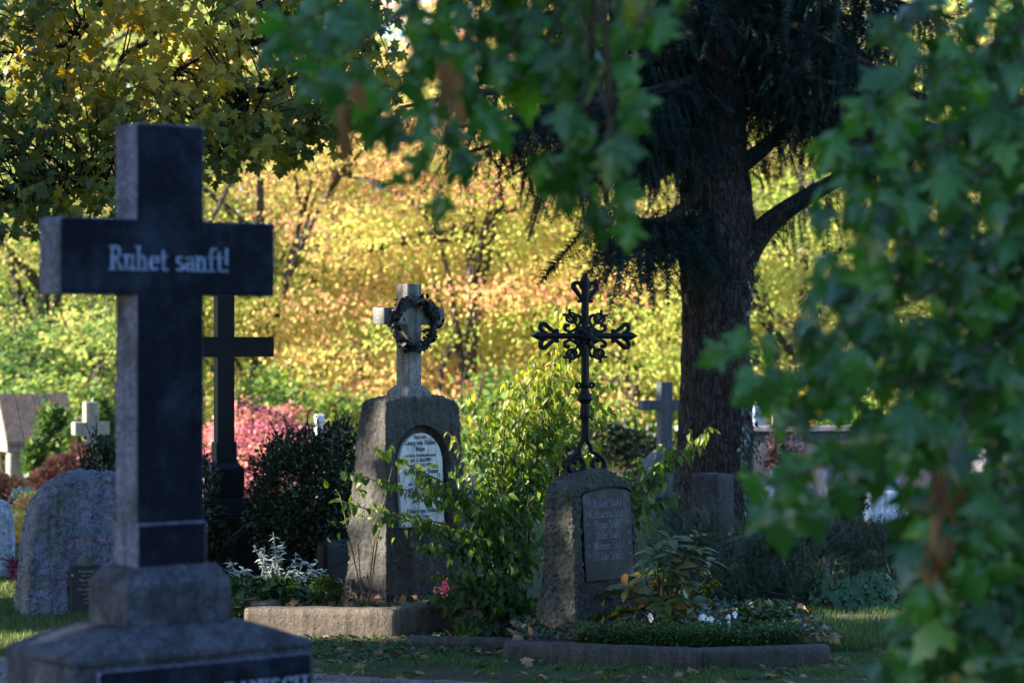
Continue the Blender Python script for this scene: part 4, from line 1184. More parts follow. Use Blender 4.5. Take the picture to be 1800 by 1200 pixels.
slab('blue_gravestone', 'pale blue rough gravestone at the left edge of the lawn', 'gravestone', -46, 30, 878, 1012, 15.6, 'paleblue', 15, .2, 'rough', .014)
slab('black_slab', 'black polished slab leaning beside the wreathed gravestone', 'gravestone', 556, 622, 946, 1062, 14.2, 'blackstone', 50, .08, plinth=False)
slab('white_obelisk', 'slim white grave post behind the dark evergreen shrub', 'gravestone', 552, 572, 728, 790, 34, 'whitestone', 20, .12)
slab('white_post', 'thin white post on the wall behind the spruce', 'gravestone', 1356, 1366, 688, 742, 32, 'whitestone', 20, .08)
slab('white_post', 'second thin white post on the wall, right of the first', 'gravestone', 1368, 1380, 694, 742, 32, 'whitestone', 20, .08)
slab('blue_post', 'pale bluish gravestone on the wall beside the spruce trunk', 'gravestone', 1320, 1346, 712, 745, 32, 'paleblue', 20, .1)
slab('blue_marker', 'small blue grey marker above the broad white gravestone', 'gravestone', 1546, 1582, 842, 868, 27, 'paleblue', 20, .12)
w = thing('retaining_wall', 'low grey lilac retaining wall behind the spruce, topped with grass', 'wall', (PX(1420, 32), 32, float(gz(0, 32))), R(4))
part('wall_face', warp_block('wall_face', lambda u, v, ww: Vector(((u - .5) * 3.4, (v - .5) * .3, ww * (zpy(757, 32) - float(gz(0, 32))))), (50, 4, 24), .012, 4, .4, 2), M['wallstone'], w)
part('coping', MB().box(-1.75, 1.75, -.2, .2, 0, .07).mesh('coping', bevel=.01), M['lilac'], w, (0, 0, zpy(757, 32) - float(gz(0, 32)) + .001))

def tomb():
    d, th = 38.0, R(26)
    g = float(gz(0, d))
    root = thing('small_tomb', 'small stone tomb with pitched slab roof and pillars, far left among shrubs', 'tomb', (PX(58, d), d, g), th)
    root.scale = (.72, .8, 1)
    ze, zr = zpy(778, d) - g, zpy(698, d) - g
    part('plinth', MB().box(-.75, .75, -.6, .6, 0, .22).mesh('plinth', bevel=.02), M['sandpale'], root)
    for x in (-.62, 0, .62):
        for y in (-.48, .48):
            part('pillar', MB().tube([(x, y, .22), (x, y, .3), (x, y, .32), (x, y, ze - .2), (x, y, ze - .12)], [.1, .1, .075, .065, .1], 12).mesh('pillar', True), M['sandpale'], root)
    part('back_wall', MB().box(-.5, .5, .2, .34, .221, ze - .121).mesh('back_wall'), M['sandpale'], root)
    part('lintel', MB().box(-.74, .74, -.58, .58, ze - .12, ze).mesh('lintel', bevel=.012), M['sandpale'], root)
    for s in (-1, 1):
        for i in range(4):
            x0 = -.78 + i * .39
            V = [(x0, s * .70, ze - .03), (x0 + .383, s * .70, ze - .03), (x0 + .383, 0, zr), (x0, 0, zr)]
            V = V + [(x, y, zz + .07) for x, y, zz in V]
            part('roof_slab', MB().add(V, [(3, 2, 1, 0), (4, 5, 6, 7), (0, 1, 5, 4), (1, 2, 6, 5), (2, 3, 7, 6), (3, 0, 4, 7)]).mesh('roof_slab', bevel=.012), M['roofstone'], root)
    for s in (-1, 1):
        x = s * .7
        part('gable', MB().add([(x, -.6, ze), (x, .6, ze), (x, 0, zr - .02), (x - s * .1, -.6, ze), (x - s * .1, .6, ze), (x - s * .1, 0, zr - .02)], [(0, 1, 2), (5, 4, 3), (0, 1, 4, 3), (1, 2, 5, 4), (2, 0, 3, 5)]).mesh('gable'), M['sandpale'], root)
tomb()

# ------------------------------------------------------------------ spruce
def spruce():
    d = 20.0
    x0, g = PX(1252, d), float(gz(0, d))
    root = thing('spruce_tree', 'big dark spruce with ridged bark trunk and drooping needled boughs', 'tree', (x0, d, g))
    nA, nH = 150, 230
    zt = 9.5
    V = []
    for j in range(nH + 1):
        z = (j / nH) ** 1.25 * zt
        r = .285 - .012 * z + .12 * math.exp(-z * 2.3) + .05 * math.exp(-((z - 2.55) / .45) ** 2)
        for i in range(nA):
            a = 6.28318 * i / nA
            c, s = math.cos(a), math.sin(a)
            rid = noise.noise(Vector((c * 5.5, s * 5.5, z * .9))) * .022 + abs(noise.noise(Vector((c * 11, s * 11, z * 3.2)))) * .030 + noise.noise(Vector((c * 26, s * 26, z * 9))) * .008
            fl = .05 * math.exp(-z * 1.8) * math.sin(5 * a + .6)
            V.append((c * (r + rid + fl) + .03 * math.sin(z * .6), s * (r + rid + fl), z - .15))
    V = np.array(V)
    F = []
    for j in range(nH):
        a = j * nA + np.arange(nA); b = j * nA + (np.arange(nA) + 1) % nA
        F.append(np.stack([a, b, b + nA], 1)); F.append(np.stack([a, b + nA, a + nA], 1))
    part('trunk', tri_mesh('trunk', V, np.concatenate(F), sm=True), M['bark_spruce'], root)
    mb = MB()
    strands = []   # base, direction, length
    def limb(pts, r0, hang=(.25, .6), dens=13, r1=.012):
        dens *= 2.5; hang = (hang[0] * .7, hang[1] * .8)
        p = catmull([Vector(q) for q in pts], 7)
        mb.tube(p, np.linspace(r0, r1, len(p)), 8)
        for i in range(2, len(p)):
            seg = p[i] - p[i - 1]
            for _ in range(int(dens * max(.3, seg.length / .15) * .5) + 1):
                s = p[i - 1].lerp(p[i], random.random())
                side = Vector((random.uniform(-1, 1), random.uniform(-1, 1), random.uniform(-.2, .2))).normalized()
                k = random.uniform(.02, .32)
                b = s + side * k + Vector((0, 0, -.25 * k))
                dn = random.uniform(.55, 1.05)
                strands.append((b, Vector((side.x * (1.15 - dn), side.y * (1.15 - dn), -dn)), random.uniform(*hang) * random.uniform(.7, 1.1)))
                if random.random() < .6:
                    strands.append((s, side + Vector((0, 0, random.uniform(-.7, -.1))), random.uniform(.16, .34)))
    L = lambda px, py, dd: P(px, py, dd)
    # boughs that the picture shows one by one
    limb([L(1300, 470, 20), L(1345, 400, 19.9), L(1420, 345, 19.8), L(1560, 270, 19.5)], .12, dens=5, r1=.05)
    limb([L(1290, 300, 20), L(1340, 262, 20), L(1400, 205, 20), L(1500, 120, 19.8)], .085, dens=7, r1=.03)
    limb([L(1225, 345, 19.8), L(1165, 388, 19.4), L(1110, 384, 19.2), L(1062, 352, 19.1)], .05, (.5, .85), 20)
    limb([L(1260, 60, 20), L(1150, 60, 19.4), L(1050, 100, 19), L(960, 170, 18.7)], .05, (.3, .6), 14)
    limb([L(1260, 240, 19.8), L(1190, 230, 19.3), L(1120, 250, 19), L(1030, 290, 18.8)], .04, (.3, .55), 14)
    limb([L(1290, 30, 20), L(1380, 40, 19.5), L(1470, 80, 19.2), L(1560, 130, 19)], .05, (.3, .6), 14)
    limb([L(1225, 365, 19.8), L(1175, 400, 19.7), L(1130, 398, 19.6), L(1085, 372, 19.5)], .04, (.25, .45), 12)
    limb([L(1250, 90, 20), L(1100, 110, 19.2), L(960, 150, 18.6), L(830, 165, 18.2), L(700, 190, 18.0)], .07, (.2, .42), 13)
    limb([L(1250, 130, 20), L(1150, 160, 19.0), L(1040, 180, 18.4), L(930, 215, 18.0)], .06, (.22, .45), 15)
    limb([L(1250, 180, 20), L(1170, 185, 19.3), L(1100, 200, 18.9), L(1000, 240, 18.6)], .05, (.2, .4), 12)
    limb([L(1290, 90, 20), L(1360, 110, 19.6), L(1430, 140, 19.2), L(1520, 150, 19)], .05, (.2, .42), 12)
    limb([L(1300, 150, 19.9), L(1380, 160, 19.7), L(1430, 185, 19.4), L(1490, 220, 19.2)], .04, (.2, .4), 10)
    limb([L(1230, 220, 19.7), L(1190, 260, 19.3), L(1120, 250, 19.1)], .03, (.2, .4), 14)
    # the rest of the crown, whorl after whorl
    for k in range(230):
        z = random.uniform(3.5, 7.4)
        a = random.uniform(0, 6.283)
        if z < 4.6 and math.sin(a) < -.2: continue
        ln = random.uniform(1.2, 2.7) * (1.12 - .06 * z)
        b = Vector((x0, d, g + z))
        di = Vector((math.cos(a), math.sin(a), 0))
        limb([b, b + di * ln * .4 + Vector((0, 0, -.05 * ln)), b + di * ln * .75 + Vector((0, 0, -.22 * ln)), b + di * ln + Vector((0, 0, -.30 * ln))], .045, (.25, .6), 9)
    # needled curtains against the trunk
    for k in range(200):
        a = random.uniform(math.pi * .9, math.pi * 1.45) if k % 3 else random.uniform(math.pi * 1.4, math.pi * 2.1); z = random.uniform(2.9, 5.0)
        if z < 3.6 and random.random() < .5: continue
        b = Vector((x0 + math.cos(a) * .36, d + math.sin(a) * .36, g + z))
        strands.append((b, Vector((math.cos(a) * .5, math.sin(a) * .5, -1)), random.uniform(.2, .45)))
    # drooping shoots that fill the crown between the boughs
    for k in range(2600):
        px = random.uniform(960, 1590)
        lo = float(np.interp(px, [960, 1050, 1150, 1195, 1210, 1320, 1335, 1400, 1480, 1560, 1590], [180, 255, 285, 290, 40, 40, 180, 215, 205, 150, 90]))
        py = lo - random.random() ** 1.3 * (lo + 60)
        q = P(px, py, random.uniform(19.2, 21.6))
        dn = random.uniform(.6, 1.05)
        strands.append((q, Vector((random.uniform(-.5, .5), random.uniform(-.5, .5), -dn)), random.uniform(.16, .34)))
    local_part('limbs', mb.mesh('limbs', True), M['bark_dark'], root)
    Pp = np.array([tuple(s[0]) for s in strands]); T = np.array([tuple(s[1]) for s in strands]); S = np.array([s[2] for s in strands])
    N = rng.normal(size=Pp.shape) * .5 + np.array([0, -1.0, .35])
    vis = in_view(Pp)
    lot = rng.random(len(S))
    keep = lot < np.where(vis, min(1.0, 10000 / max(1, vis.sum())), min(1.0, 2600 / max(1, (~vis).sum())))
    Pp, T, N, S = Pp[keep], T[keep], N[keep], S[keep] * np.where(vis[keep], 1.08, 1.5)
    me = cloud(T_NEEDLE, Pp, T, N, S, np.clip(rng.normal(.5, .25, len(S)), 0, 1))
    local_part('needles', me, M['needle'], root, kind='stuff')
    # ivy on the lower trunk
    n = 900
    a = rng.uniform(-1.0, .9, n); z = rng.uniform(.0, 2.5, n)
    keep = np.array([noise.noise(Vector((aa * 2.2, zz * 1.6, 4))) > -.02 + .14 * (zz > 1.5) for aa, zz in zip(a, z)])
    a, z = a[keep], z[keep]
    r = .30 + .11 * np.exp(-z * 2.3) + rng.uniform(.02, .07, len(z))
    Pp = np.stack([x0 + np.cos(a) * r, d + np.sin(a) * r, g + z], -1)
    o = np.stack([np.cos(a), np.sin(a), 0 * a], -1)
    T = unit(np.array([0, 0, -1.0]) + .7 * o + rng.normal(size=o.shape) * .4)
    me = cloud(T_SMALL, Pp, T, o + rng.normal(size=o.shape) * .3, rng.uniform(.035, .07, len(z)), rng.uniform(0, 1, len(z)))
    local_part('ivy', me, M['ivy'], root, kind='stuff')
spruce()

# ------------------------------------------------------------------ gold and green maple, upper left
def gold_maple():
    base = Vector((-7.3, 17.2, 0.0))
    root = thing('maple_tree', 'maple with gold and olive leaves, its low branches hanging in from the upper left', 'tree', base)
    mb, tw = MB(), MB()
    mb.tube(catmull([base + Vector((0, 0, -.1)), base + Vector((.1, 0, 2)), base + Vector((.3, -.1, 4.5)), base + Vector((.2, 0, 8))], 5), np.linspace(.26, .08, 16), 10)
    local_part('trunk', mb.mesh('trunk', True), M['bark_dark'], root)
    hi = lambda px, py, dd: P(px, py, dd)
    limbs = [[(-420, -120, 17), (-100, -60, 16.5), (250, -40, 16), (520, 30, 15.6), (640, 60, 15.4)],
             [(640, 40, 15.5), (560, 62, 15.5), (440, 76, 15.6), (350, 100, 15.7), (290, 140, 15.8), (240, 175, 15.9)],
             [(580, 85, 15.3), (520, 140, 15.3), (440, 165, 15.4), (380, 215, 15.5), (350, 235, 15.5)],
             [(-300, 40, 16.6), (-50, 170, 16.1), (90, 200, 15.8), (120, 110, 15.6), (150, 40, 15.5)],
             [(-300, 120, 16.4), (-60, 230, 16), (60, 260, 15.6), (160, 330, 15.3), (220, 300, 15.2)],
             [(-300, 200, 16), (-50, 330, 15.6), (70, 350, 15.2), (170, 320, 15.0)],
             [(80, 165, 15.8), (90, 110, 15.6), (130, 60, 15.5)],
             [(430, 180, 15.2), (425, 240, 15.1), (390, 280, 15.0)],
             [(300, -60, 16.3), (270, 60, 15.9), (215, 100, 15.7), (200, 160, 15.6)]]
    lp = []
    lb = MB()
    for i, l in enumerate(limbs):
        p = catmull([hi(*q) for q in l], 6)
        lb.tube(p, np.linspace(.05 if i == 0 else .032, .008, len(p)), 6)
        lp += p
    lb.tube(catmull([base + Vector((.25, 0, 3.6)), hi(-420, -120, 17), hi(-300, 40, 16.6)], 5), np.linspace(.1, .05, 11), 6)
    lb.tube(catmull([base + Vector((.2, 0, 2.6)), hi(-360, 160, 16.4), hi(-300, 200, 16)], 5), np.linspace(.08, .035, 11), 6)
    lp = [p for p in lp if p.x > -5]
    low = lambda x: float(np.interp(x, [-200, 0, 50, 110, 200, 340, 370, 430, 500, 560, 620, 680, 760], [420, 385, 378, 372, 345, 315, 285, 282, 270, 255, 232, 190, 90]))
    PA, TA, NA, SA, TT = [], [], [], [], []
    for k in range(700):
        px = random.uniform(-180, 690); py = low(px) - abs(random.gauss(0, 1)) * 12 - random.random() ** 1.1 * 420
        if k < 90: py = low(px) - random.uniform(0, 60)
        dd = random.uniform(14.4, 16.6)
        c = P(px, py, dd)
        near = min(random.sample(lp, 40), key=lambda q: (q - c).length)
        if (near - c).length < 1.1:
            mid = near.lerp(c, .5) + Vector((0, 0, .08))
            tw.tube([near, mid, c], [.007, .005, .002], 4)
        axis = Vector((random.uniform(-.7, .7), random.uniform(-.7, .2), random.uniform(-.75, -.1))).normalized()
        pale = math.exp(-((px - 280) / 230) ** 2 - ((py - 90) / 130) ** 2)
        base_t = .38 + .55 * pale + random.gauss(0, .11) - .10 * (px < 120 and py > 180)
        nl = random.randint(8, 13)
        for q in range(nl):
            u = q / nl
            s = c + axis * (u * .34 - .17) + Vector((random.gauss(0, .04), random.gauss(0, .04), random.gauss(0, .035)))
            PA.append(tuple(s))
            TA.append((random.gauss(0, .55) + axis.x * .4, random.gauss(-.25, .4), -.75 + random.gauss(0, .3)))
            NA.append((random.gauss(-.1, .45), -.55 + random.gauss(0, .35), .75))
            SA.append(random.uniform(.045, .088))
            TT.append(min(1, max(0, base_t + random.gauss(0, .10))))
    leafset(root, T_MAPLE, (PA, TA, NA, SA, TT), M['gold_maple'], M['gold_maple_each'], 300)
    local_part('limbs', lb.mesh('limbs', True), M['bark_dark'], root)
    local_part('twigs', tw.mesh('twigs', True), M['bark_dark'], root)
    # upper crown, out of the picture
    n = 5200
    Pp, T, N, S, tn = blob_leaves((-7.2, 17.4, 6.6), (3.3, 2.4, 2.4), n, .18, .4)
    k = ~in_view(Pp)
    local_part('crown', cloud(T_FAR, Pp[k], T[k], N[k], S[k], tn[k]), M['gold_maple'], root, kind='stuff')
gold_maple()

# ------------------------------------------------------------------ leafy bush between the two gravestones
def bush():
    b = P(885, 1108, 12.75); b.z = .08
    root = thing('leafy_bush', 'tall loose bush with yellow green leaves between the wreathed and iron cross gravestones', 'bush', b)
    tips = [(1000, 545, 12.95), (985, 580, 12.9), (1015, 600, 13.0), (965, 640, 12.9), (930, 680, 12.8), (1010, 700, 13.0), (890, 700, 12.7), (940, 740, 12.8), (1000, 740, 12.95), (880, 770, 12.6), (1160, 830, 13.1), (1080, 720, 13.2), (950, 610, 13), (905, 650, 13), (1030, 640, 13.2), (1085, 660, 13.3), (985, 660, 12.95), (822, 682, 12.6), (850, 720, 12.7), (800, 765, 12.5), (905, 720, 12.8), (960, 720, 12.9),
            (1245, 752, 13.0), (1190, 790, 13.1), (1130, 800, 13.2), (1100, 845, 13.1), (1180, 870, 13.0), (1060, 780, 13.2), (620, 830, 12.2), (655, 785, 12.3), (600, 880, 12.2), (690, 900, 12.3), (720, 830, 12.4), (730, 960, 12.3),
            (780, 850, 12.4), (840, 800, 12.5), (900, 800, 12.6), (960, 800, 12.75), (870, 870, 12.4), (790, 930, 12.3), (760, 1010, 12.3), (790, 1060, 12.25), (850, 960, 12.35), (910, 930, 12.4), (900, 1020, 12.3), (870, 1098, 12.2), (830, 1090, 12.2), (920, 1085, 12.3), (800, 1095, 12.15), (850, 1105, 12.1), (760, 1050, 12.2), (850, 1060, 12.25), (930, 870, 12.5), (820, 1000, 12.25), (920, 985, 12.4)]
    mb = MB()
    PA, TA, NA, SA, TT = [], [], [], [], []
    for px, py, d in tips:
        e = P(px, py, d)
        s = b + Vector((random.uniform(-.12, .12), random.uniform(-.1, .1), -.05))
        if px > 1090: s = Vector((PX(1060, 13.1) + random.uniform(-.1, .1), 13.1, .05))
        mid = s.lerp(e, .5) + Vector(((s.x - e.x) * .22, 0, (.12 if abs(e.x - s.x) > .3 else 0) + random.uniform(-.03, .05)))
        p = catmull([s, mid, e], 12)
        mb.tube(p, np.linspace(.009, .0022, len(p)), 5)
        L = sum((p[i + 1] - p[i]).length for i in range(len(p) - 1))
        st = .25 if L < .9 else .36
        nn = int(L * (1 - st) / (.036 if px < 1090 and py < 980 else .03)) + 2
        for k in range(nn):
            u = st + (1 - st) * k / nn
            q = p[min(len(p) - 1, int(u * (len(p) - 1)))].lerp(p[min(len(p) - 1, int(u * (len(p) - 1)) + 1)], (u * (len(p) - 1)) % 1)
            tan = (p[min(len(p) - 1, int(u * (len(p) - 1)) + 1)] - p[max(0, int(u * (len(p) - 1)) - 1)]).normalized()
            side = Vector((random.uniform(-1, 1), random.uniform(-1, .6), random.uniform(-.25, .35))).normalized()
            ln = random.uniform(.05, .21) * (1.15 - .7 * u)
            f = q + side * ln + tan * ln * .6
            if ln > .06: mb.tube([q, f], [.002, .001], 3, False)
            nl = 1 + int(ln / .024)
            for m_ in range(nl):
                v = (m_ + .5) / nl
                o = q.lerp(f, v)
                PA.append(tuple(o))
                sd = 1 if m_ % 2 else -1
                cr = side.cross(Vector((0, 0, 1)))
                TA.append(tuple(cr * sd * .6 + side * .4 + Vector((random.gauss(0, .25), random.gauss(0, .25), -.72 + random.gauss(0, .3)))))
                NA.append((random.gauss(0, .4), -.5 + random.gauss(0, .4), .8))
                SA.append(random.uniform(.034, .066))
                TT.append(min(1, max(0, .40 + .62 * (o.z - .80) + random.gauss(0, .15))))  # yellower with height: painted sunlight on top of leaf colour
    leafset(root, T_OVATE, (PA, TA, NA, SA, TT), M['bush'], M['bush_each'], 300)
    local_part('stems', mb.mesh('stems', True), M['twig'], root, kind='stuff')
bush()

# ------------------------------------------------------------------ other plants round the graves
shrub('evergreen_shrub', 'large dark glossy evergreen shrub with upright shoots behind the kerb', 'shrub', [(530, 880, 14.4, .32, .28, .42), (500, 870, 14.7, .17, .25, .34), (590, 840, 14.6, .18, .25, .34), (545, 960, 14.4, .30, .25, .28)],
      T_SMALL, .034, 15000, M['evergreen'], spikes=46, spike_len=.20, lo=.55, gap=.3, freq=4)
shrub('evergreen_shrub', 'dark green leafy shrub rising behind the rounded boulder gravestone', 'shrub', [(178, 850, 16.5, .16, .2, .30), (205, 870, 16.5, .2, .2, .35)], T_SMALL, .04, 2600, M['evergreen'], spikes=16, spike_len=.25, lo=.4, freq=4)
shrub('ivy_shrub', 'dark ivy clump around the base of the slender black cross', 'shrub', [(362, 900, 14.5, .08, .1, .35), (372, 980, 14.5, .12, .12, .25), (455, 920, 14.55, .10, .1, .12)], T_SMALL, .04, 2200, M['evergreen'], spikes=5, spike_len=.2, lo=.4)
shrub('box_ball', 'small clipped round box bush at the left foot of the wreathed gravestone', 'bush', [(573, 1040, 12.65, .082, .08, .085)], T_SMALL, .016, 3400, M['boxleaf'], base=(PX(573, 12.65), 12.65, .1), stems=4, lo=.8, gap=.10, freq=5, jit=.7)

def hedge():
    root = thing('box_hedge', 'low clipped box hedge along the bed of the iron cross gravestone', 'hedge', (PX(1215, 11.5), 11.52, .07))
    x0, x1 = PX(1012, 11.5), PX(1408, 11.5)
    n = 15000
    u = rng.uniform(0, 1, n)
    X = x0 + (x1 - x0) * u
    bow = .10 * np.interp(u, [0, .55, 1], [1, 0, .6])
    f = rng.choice(3, n, p=[.5, .35, .15])
    Y = np.where(f == 0, 11.32 + rng.normal(0, .012, n), 11.32 + rng.uniform(0, .24, n)) + bow
    H = .078 + .018 * np.array([noise.noise(Vector((x * 6, 0, 1))) for x in X])
    Z = np.where(f == 0, rng.uniform(.0, 1, n) * H, np.where(f == 1, H + rng.normal(0, .012, n), rng.uniform(0, 1, n) * H)) + .055
    Pp = np.stack([X, Y, Z], -1)
    out = np.where((f == 0)[:, None], np.array([0, -1, .5]), np.array([0, -.2, 1.0]))
    T = unit(out + rng.normal(size=(n, 3)) * .6); N = unit(np.array([0, -.3, 1]) + rng.normal(size=(n, 3)) * .6)
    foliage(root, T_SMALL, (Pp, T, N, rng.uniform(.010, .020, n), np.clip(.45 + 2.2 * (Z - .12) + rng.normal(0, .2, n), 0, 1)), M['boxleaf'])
    mb = MB()
    for i in range(90):
        x = random.uniform(x0, x1); y = 11.37 + random.uniform(0, .15) + .10 * float(np.interp((x - x0) / (x1 - x0), [0, .55, 1], [1, 0, .6]))
        mb.tube([(x, y, .06), (x + random.uniform(-.02, .02), y, .15)], [.003, .002], 4)
    local_part('stems', mb.mesh('stems'), M['twig'], root, kind='stuff')
hedge()

def begonia(px, py, d, label, n):
    c = P(px, py, d)
    root = thing('white_begonia', label, 'flower', (c.x, c.y, .075), 0, 'white flowers above the box hedge')
    h = c.z - .075
    mb = MB()
    pm_ = []
    for i in range(n):
        o = Vector((random.uniform(-.045, .045) * (n > 1), random.uniform(-.02, .02), h + random.uniform(-.012, .012)))
        mb.tube([(o.x * .3, 0, -.02), o - Vector((0, 0, .004))], [.003, .002], 4)
        fl = MB()
        for k in range(4):
            a = 1.571 * k + random.uniform(-.3, .3)
            r = .016 if k % 2 else .012
            dr = Vector((math.cos(a), -.35, math.sin(a) + .25)).normalized(); sd = dr.cross(Vector((0, -1, .3))).normalized()
            fl.add([o, o + dr * r * .6 + sd * r * .55 + Vector((0, -.004, 0)), o + dr * r * 1.1 + sd * r * .25, o + dr * r * 1.1 - sd * r * .25, o + dr * r * .6 - sd * r * .55 + Vector((0, -.004, 0))], [(0, 1, 2), (0, 2, 3), (0, 3, 4)])
        part('flower', fl.mesh('flower'), M['petal_white'], root)
    part('stalks', mb.mesh('stalks'), M['boxleaf'], root)
    k = 40
    Pp = rng.normal(size=(k, 3)) * np.array([.045, .02, .015]) + np.array([0, .03, h - .03])
    part('leaves', cloud(T_SMALL, Pp, rng.normal(size=(k, 3)) + np.array([0, -.6, .3]), rng.normal(size=(k, 3)) * .4 + np.array([0, -.3, 1]), rng.uniform(.02, .035, k), rng.uniform(.3, .9, k)), M['boxleaf'], root, kind='stuff')
begonia(1140, 1086, 11.62, 'single white blossom over the hedge at the foot of the iron cross gravestone', 2)
begonia(1240, 1087, 11.62, 'widest cluster of white blossoms over the middle of the box hedge', 6)
begonia(1291, 1084, 11.64, 'white blossom standing tallest above the right part of the box hedge', 2)
begonia(1268, 1094, 11.58, 'small low white blossoms between the wide cluster and the tall one', 2)
shrub('low_plant', 'leafy green bedding plant at the right end of the box hedge', 'plant', [(1345, 1088, 11.75, .12, .08, .05)], T_LANCE, .06, 260, M['boxleaf'], base=(PX(1345, 11.75), 11.75, .07), stems=4, lo=.1)

T_LAUREL = [ovate_template(.20, .3, .25, 4, .58), ovate_template(.19, .25, .5, 4, .58)]
def laurel():
    b = Vector((PX(1170, 11.75), 11.75, .07))
    root = thing('laurel_plant', 'shrub with whorls of long glossy leaves, some russet, beside the dark tablet', 'shrub', b)
    tips = [(1110, 1050), (1135, 1040), (1160, 1025), (1185, 1000), (1205, 980), (1225, 965), (1215, 1060), (1170, 1060), (1145, 985), (1245, 1030), (1065, 1045), (1100, 1030), (1090, 1075), (1060, 1085), (1130, 1010), (1165, 985), (1195, 960), (1215, 1000), (1180, 1035), (1225, 1045), (1150, 1060), (1190, 1075), (1240, 985), (1170, 1010), (1120, 1070), (1205, 1025), (1150, 965), (1230, 940), (1180, 945), (1250, 1010)]
    mb = MB(); PA, TA, NA, SA, TT = [], [], [], [], []
    for px, py in tips:
        e = P(px, py, 11.75 + random.uniform(-.18, .2))
        p = catmull([b + Vector((random.uniform(-.03, .03), 0, 0)), b.lerp(e, .55) + Vector((0, 0, .03)), e], 5)
        mb.tube(p, np.linspace(.006, .003, len(p)), 5)
        k = random.randint(8, 10)
        ax = (p[-1] - p[-3]).normalized()
        for i in range(k):
            a = 2.4 * i
            rad = Vector((math.cos(a), math.sin(a), .15)); rad = (rad - ax * rad.dot(ax) * .5)
            PA.append(tuple(e - ax * .03 * (i / k))); TA.append(tuple(rad + ax * random.uniform(.2, .8) + Vector((0, 0, random.uniform(-.35, .1)))))
            NA.append(tuple(ax + Vector((0, -.3, .6)))); SA.append(random.uniform(.075, .125)); TT.append(random.choice([.1, .3, .4, .5, .6, .7, .95]) )
    leafset(root, T_LAUREL, (PA, TA, NA, SA, TT), M['laurel'], M['laurel_each'], 290)
    local_part('stems', mb.mesh('stems', True), M['twig'], root, kind='stuff')
laurel()

def silver_plant():
    b = P(470, 1060, 12.95); b.z = .1
    root = thing('dusty_miller', 'silvery felted dusty miller plant behind the light kerb', 'plant', b)
    mb = MB(); PA, TA, NA, SA, TT = [], [], [], [], []
    tips = [(480, 935), (445, 958), (500, 952), (520, 970), (405, 985), (425, 1000), (455, 985), (480, 985), (510, 995), (535, 985), (560, 985), (575, 1000), (545, 1010), (395, 1000), (440, 1015), (470, 1010), (500, 1020), (525, 1025), (420, 1025), (558, 1002), (465, 960), (495, 975)]
    for px, py in tips:
        e = P(px, py, 12.9 + random.uniform(-.15, .2))
        s = b + Vector((random.uniform(-.14, .14), random.uniform(-.05, .05), 0))
        p = catmull([s, s.lerp(e, .5) + Vector((random.uniform(-.03, .03), 0, .02)), e], 6)
        mb.tube(p, np.linspace(.0045, .002, len(p)), 5)
        for i in range(26):
            u = random.uniform(.35, 1); q = p[int(u * (len(p) - 1))]
            a = random.uniform(0, 6.28)
            PA.append(tuple(q + Vector((random.gauss(0, .006), random.gauss(0, .006), random.gauss(0, .01))))); TA.append((math.cos(a), math.sin(a), random.uniform(-.2, .9))); NA.append((random.gauss(0, .4), -.4, 1)); SA.append(random.uniform(.02, .045)); TT.append(random.random())
    foliage(root, [ovate_template(.2, .3, .4)], (PA, TA, NA, SA, TT), M['silver'], 'leaves')
    local_part('stems', mb.mesh('stems', True), M['silver'], root, kind='stuff')
silver_plant()
shrub('green_perennial', 'low green leafy perennial under the silvery plant, at the kerb corner', 'plant', [(440, 1045, 12.75, .16, .12, .08), (500, 1040, 12.8, .14, .1, .07), (410, 1075, 12.4, .08, .08, .07)], T_OVATE, .055, 620, M['boxleaf'], base=(PX(440, 12.8), 12.75, .08), stems=6, lo=.2, gap=.2)

def rose_canes():
    b = Vector((PX(640, 12.6), 12.6, .10))
    root = thing('rose_bush', 'bare ochre rose canes in front of the wreathed gravestone', 'plant', b)
    mb = MB()
    for pts in ([(638, 1062), (633, 1010), (630, 958)], [(646, 1062), (652, 1000), (660, 940)], [(640, 1060), (622, 980), (600, 880), (590, 860)], [(648, 1060), (668, 920), (680, 860), (690, 820)]):
        p = catmull([P(x, y, 12.6) for x, y in pts], 6)
        mb.tube(p, np.linspace(.0045, .0022, len(p)), 6)
        for i in range(14):
            q = random.choice(p); a = random.uniform(0, 6.28)
            mb.tube([q, q + Vector((math.cos(a) * .014, math.sin(a) * .014, .004))], [.003, .0003], 4)
    local_part('canes', mb.mesh('canes', True), M['cane'], root)
    PA = [tuple(P(random.uniform(575, 700), random.uniform(830, 950), 12.58 + random.uniform(-.05, .05))) for _ in range(34)]
    leafset(root, T_OVATE, (PA, rng.normal(size=(34, 3)) + np.array([0, -.3, -.3]), rng.normal(size=(34, 3)) * .4 + np.array([0, -.5, .8]), rng.uniform(.035, .055, 34), rng.uniform(.2, .8, 34)), M['bush'], M['bush_each'], 40)
rose_canes()

